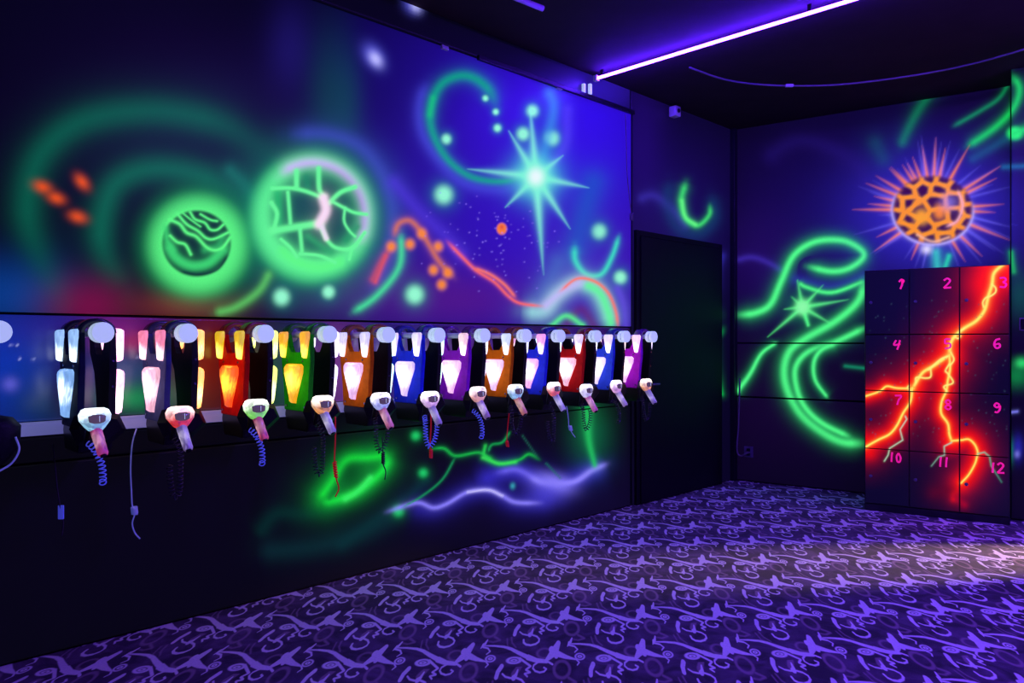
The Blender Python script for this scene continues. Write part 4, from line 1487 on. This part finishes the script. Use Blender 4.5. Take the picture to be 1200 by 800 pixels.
cord('lanyard', 'pale blue-white cord with a round knot, between the first two vests', [(160, 502), (155, 520), (153, 548), (154, 575), (155, 592), (158, 601), (155, 613), (158, 624), (164, 631)], 0.2, 0.0032, M_WHITECORD, knot=((157, 594), (158, 602), 0.012))
cord('lanyard', 'red cord with a coiled knot below the fourth vest', [(393, 488), (393, 515), (392, 540), (394, 560), (397, 572), (393, 582)], 0.4, 0.0038, M_REDCORD, knot=((392, 541), (394, 559), 0.008))
cord('lanyard', 'dark cord with a coiled knot below the fifth vest', [(448, 512), (449, 530), (449, 543), (452, 552), (451, 562)], 0.3, 0.0035, M_DARKCORD, knot=((449, 530), (449, 543), 0.008))
cord('lanyard', 'red cord hanging behind the sixth blaster', [(505, 478), (505, 500), (504, 520), (505, 532)], 0.36, 0.0045, M_REDCORD, knot=((505, 527), (505, 536), 0.006))
cord('lanyard', 'red cord hanging below the eighth vest', [(597, 480), (595, 500), (594, 515), (595, 522)], 0.2, 0.004, M_REDCORD, knot=((594, 517), (595, 523), 0.007))
cord('lanyard', 'blue cord with a small tag below the tenth vest', [(664, 476), (666, 490), (667, 500), (671, 508), (674, 512)], 0.4, 0.0035, M_WHITECORD, knot=((668, 499), (669, 504), 0.01))
t = cord('lanyard', 'dim cord with a small blue tag, left of the first vest', [(62, 520), (65, 550), (67, 572), (71, 596), (74, 612), (72, 628)], 0.2, 0.003, M_DARKCORD)
o0 = t.location
tg = lw_at(71.5, 600, 0.2) - o0
obj('tag', box(bmesh.new(), tg.x - .012, tg.x + .012, tg.y - .004, tg.y + .004, tg.z - .03, tg.z + .03, .003), M_BLUECOIL, t)

# dark holster pouch at the left edge, with its cord
pp = lw_at(-6, 512, 0.3)
t = thing('holster_pouch', 'black rounded holster pouch at the left edge of the picture', 'pouch', pp, ROT_L)
bm = bmesh.new()
loft(bm, [ell(0, 0, .085, .02, .015, 14), ell(0, 0, .075, .06, .04, 14), ell(0, 0, .04, .088, .055, 14), ell(0, 0, -.04, .085, .055, 14), ell(-.02, 0, -.1, .06, .045, 14), ell(-.03, 0, -.13, .02, .02, 14)])
obj('pouch', bm, M_BLACK, t, True)
bm = bmesh.new()
tube(bm, catmull([(.06, -.05, .0), (.07, -.062, -.05), (.045, -.065, -.1), (.0, -.06, -.13)], 6), .004, 6)
obj('piping', bm, M_WHITECORD, t, True)
bm = bmesh.new()
tube(bm, catmull([(0, 0, .08), (0, 0.06, .15), (0, .26, .19)], 6), .006, 6)
obj('hanging_loop', bm, M_BLACK, t, True)

# pull cord down the edge of the mural board
cord('pull_cord', 'thin black cord hanging down the right edge of the mural board', [(733, 134), (734, 168), (735, 205), (738, 235), (740, 252)], 0.055, 0.004, M_VIOCORD, knot=((740, 250), (740, 258), 0.012))

# sensor on the wall near the ceiling
sp = lw_at(790, 131, 0.06)
t = thing('wall_sensor', 'small white sensor box on a bracket near the ceiling corner', 'sensor', sp, ROT_L)
obj('case', bx(-.042, .042, -.045, .03, -.048, .044, .01), M_ROD, t)
obj('bracket', bx(-.012, .012, .028, .0505, -.03, .03, .003), M_TRIM, t)
bm = lathe_y(bmesh.new(), [(.04, .02), (.055, .018), (.06, .01)], 12)
obj('lens', bm, M_BLACKP, t, True)

# cable clips on top of the board
for px, py, ex in ((521, 56, 'left'), (655, 103, 'right')):
    p = lw_at(px, py, 0.03)
    o = obj('cable_clip', bx(-.028, .028, -.012, .012, -.012, .012, .004), M_ROD, None, loc=p, rotz=ROT_L)
    tag(o, f'tiny white cable clip on the top edge of the mural board, {ex} one', 'clip', 'cable clips on the board edge')

# sagging cable under the ceiling
pts = []
for px, py, z in [(808, 79, 3.53), (845, 92, 3.50), (880, 98, 3.475), (925, 100.5, 3.45), (985, 99, 3.44), (1060, 90, 3.45), (1130, 77, 3.475), (1200, 58, 3.51), (1260, 38, 3.53)]:
    Y = (z - EYE) * FPX / (CYP - py)
    pts.append(Vector(((px - CXP) / FPX * Y, Y, z)))
t = thing('ceiling_cable', 'pale cable sagging beneath the ceiling near the back wall', 'cable', pts[0])
obj('cable', tube(bmesh.new(), [p - pts[0] for p in catmull(pts, 8)], .0075, 6), M_VIOCORD, t, True)
k = pts[3] - pts[0]
obj('joint', box(bmesh.new(), k.x - .03, k.x + .03, k.y - .012, k.y + .012, k.z - .01, k.z + .012, .004), M_ROD, t)

# end of a pale tube on the ceiling at the top edge
za, zb = 2.105 * FPX / 390, 2.105 * FPX / 402
pa = Vector(((636 - CXP) / FPX * za, za, EYE + 2.105))
pb = Vector(((606 - CXP) / FPX * zb, zb, EYE + 2.105))
pb = pa + (pb - pa).normalized() * 1.2
t = thing('ceiling_tube', 'pale unlit tube on the ceiling at the top edge of the picture', 'tube', pa, math.atan2(pb.y - pa.y, pb.x - pa.x))
obj('tube', tube(bmesh.new(), [(0, 0, 0), (1.2, 0, 0)], .018, 10), M_TUBEOFF, t, True)
for s in (.1, 1.1):
    obj('bracket', bx(s - .015, s + .015, -.01, .01, 0.0, .0345, .002), M_TRIM, t)

# white cable and socket in the corner
pts = [bw_at(px, py, .1) for px, py in [(867, 443), (866, 480), (865, 505), (863.5, 524), (865, 532), (869, 534), (873, 532), (878, 530)]]
t = thing('corner_cable', 'pale cable running down the room corner to a dark socket', 'cable', pts[0])
obj('cable', tube(bmesh.new(), [p - pts[0] for p in catmull(pts, 6)], .0085, 6), M_VIOCORD, t, True)
sk = bw_at(878, 529, .0)
t = thing('wall_socket', 'small dark socket low on the back wall beside the corner', 'socket', sk, ROT_B)
obj('plate', bx(-.045, .045, -.03, -.0145, -.055, .055, .005), M_GREY, t)
for dz in (-.022, .022):
    obj('outlet', bx(-.018, .018, -.036, -.029, dz - .014, dz + .014, .003), M_BLACKP, t)

# switch right of the locker
sx_ = pier_x + 0.10
t = thing('light_switch', 'square switch plate with a violet rim right of the locker', 'switch', (CX + sx_ * BX + pier_y * 0.552, CZ + sx_ * BY + pier_y * 0.834, 1.535), ROT_B)
obj('rim', bx(-.047, .047, -.02, -.0125, -.05, .05, .003), M_VIOCORD, t)
obj('plate', bx(-.037, .037, -.025, -.019, -.04, .04, .003), M_DOOR, t)
obj('rocker', bx(-.012, .012, -.031, -.024, -.02, .02, .003), M_GREY, t)
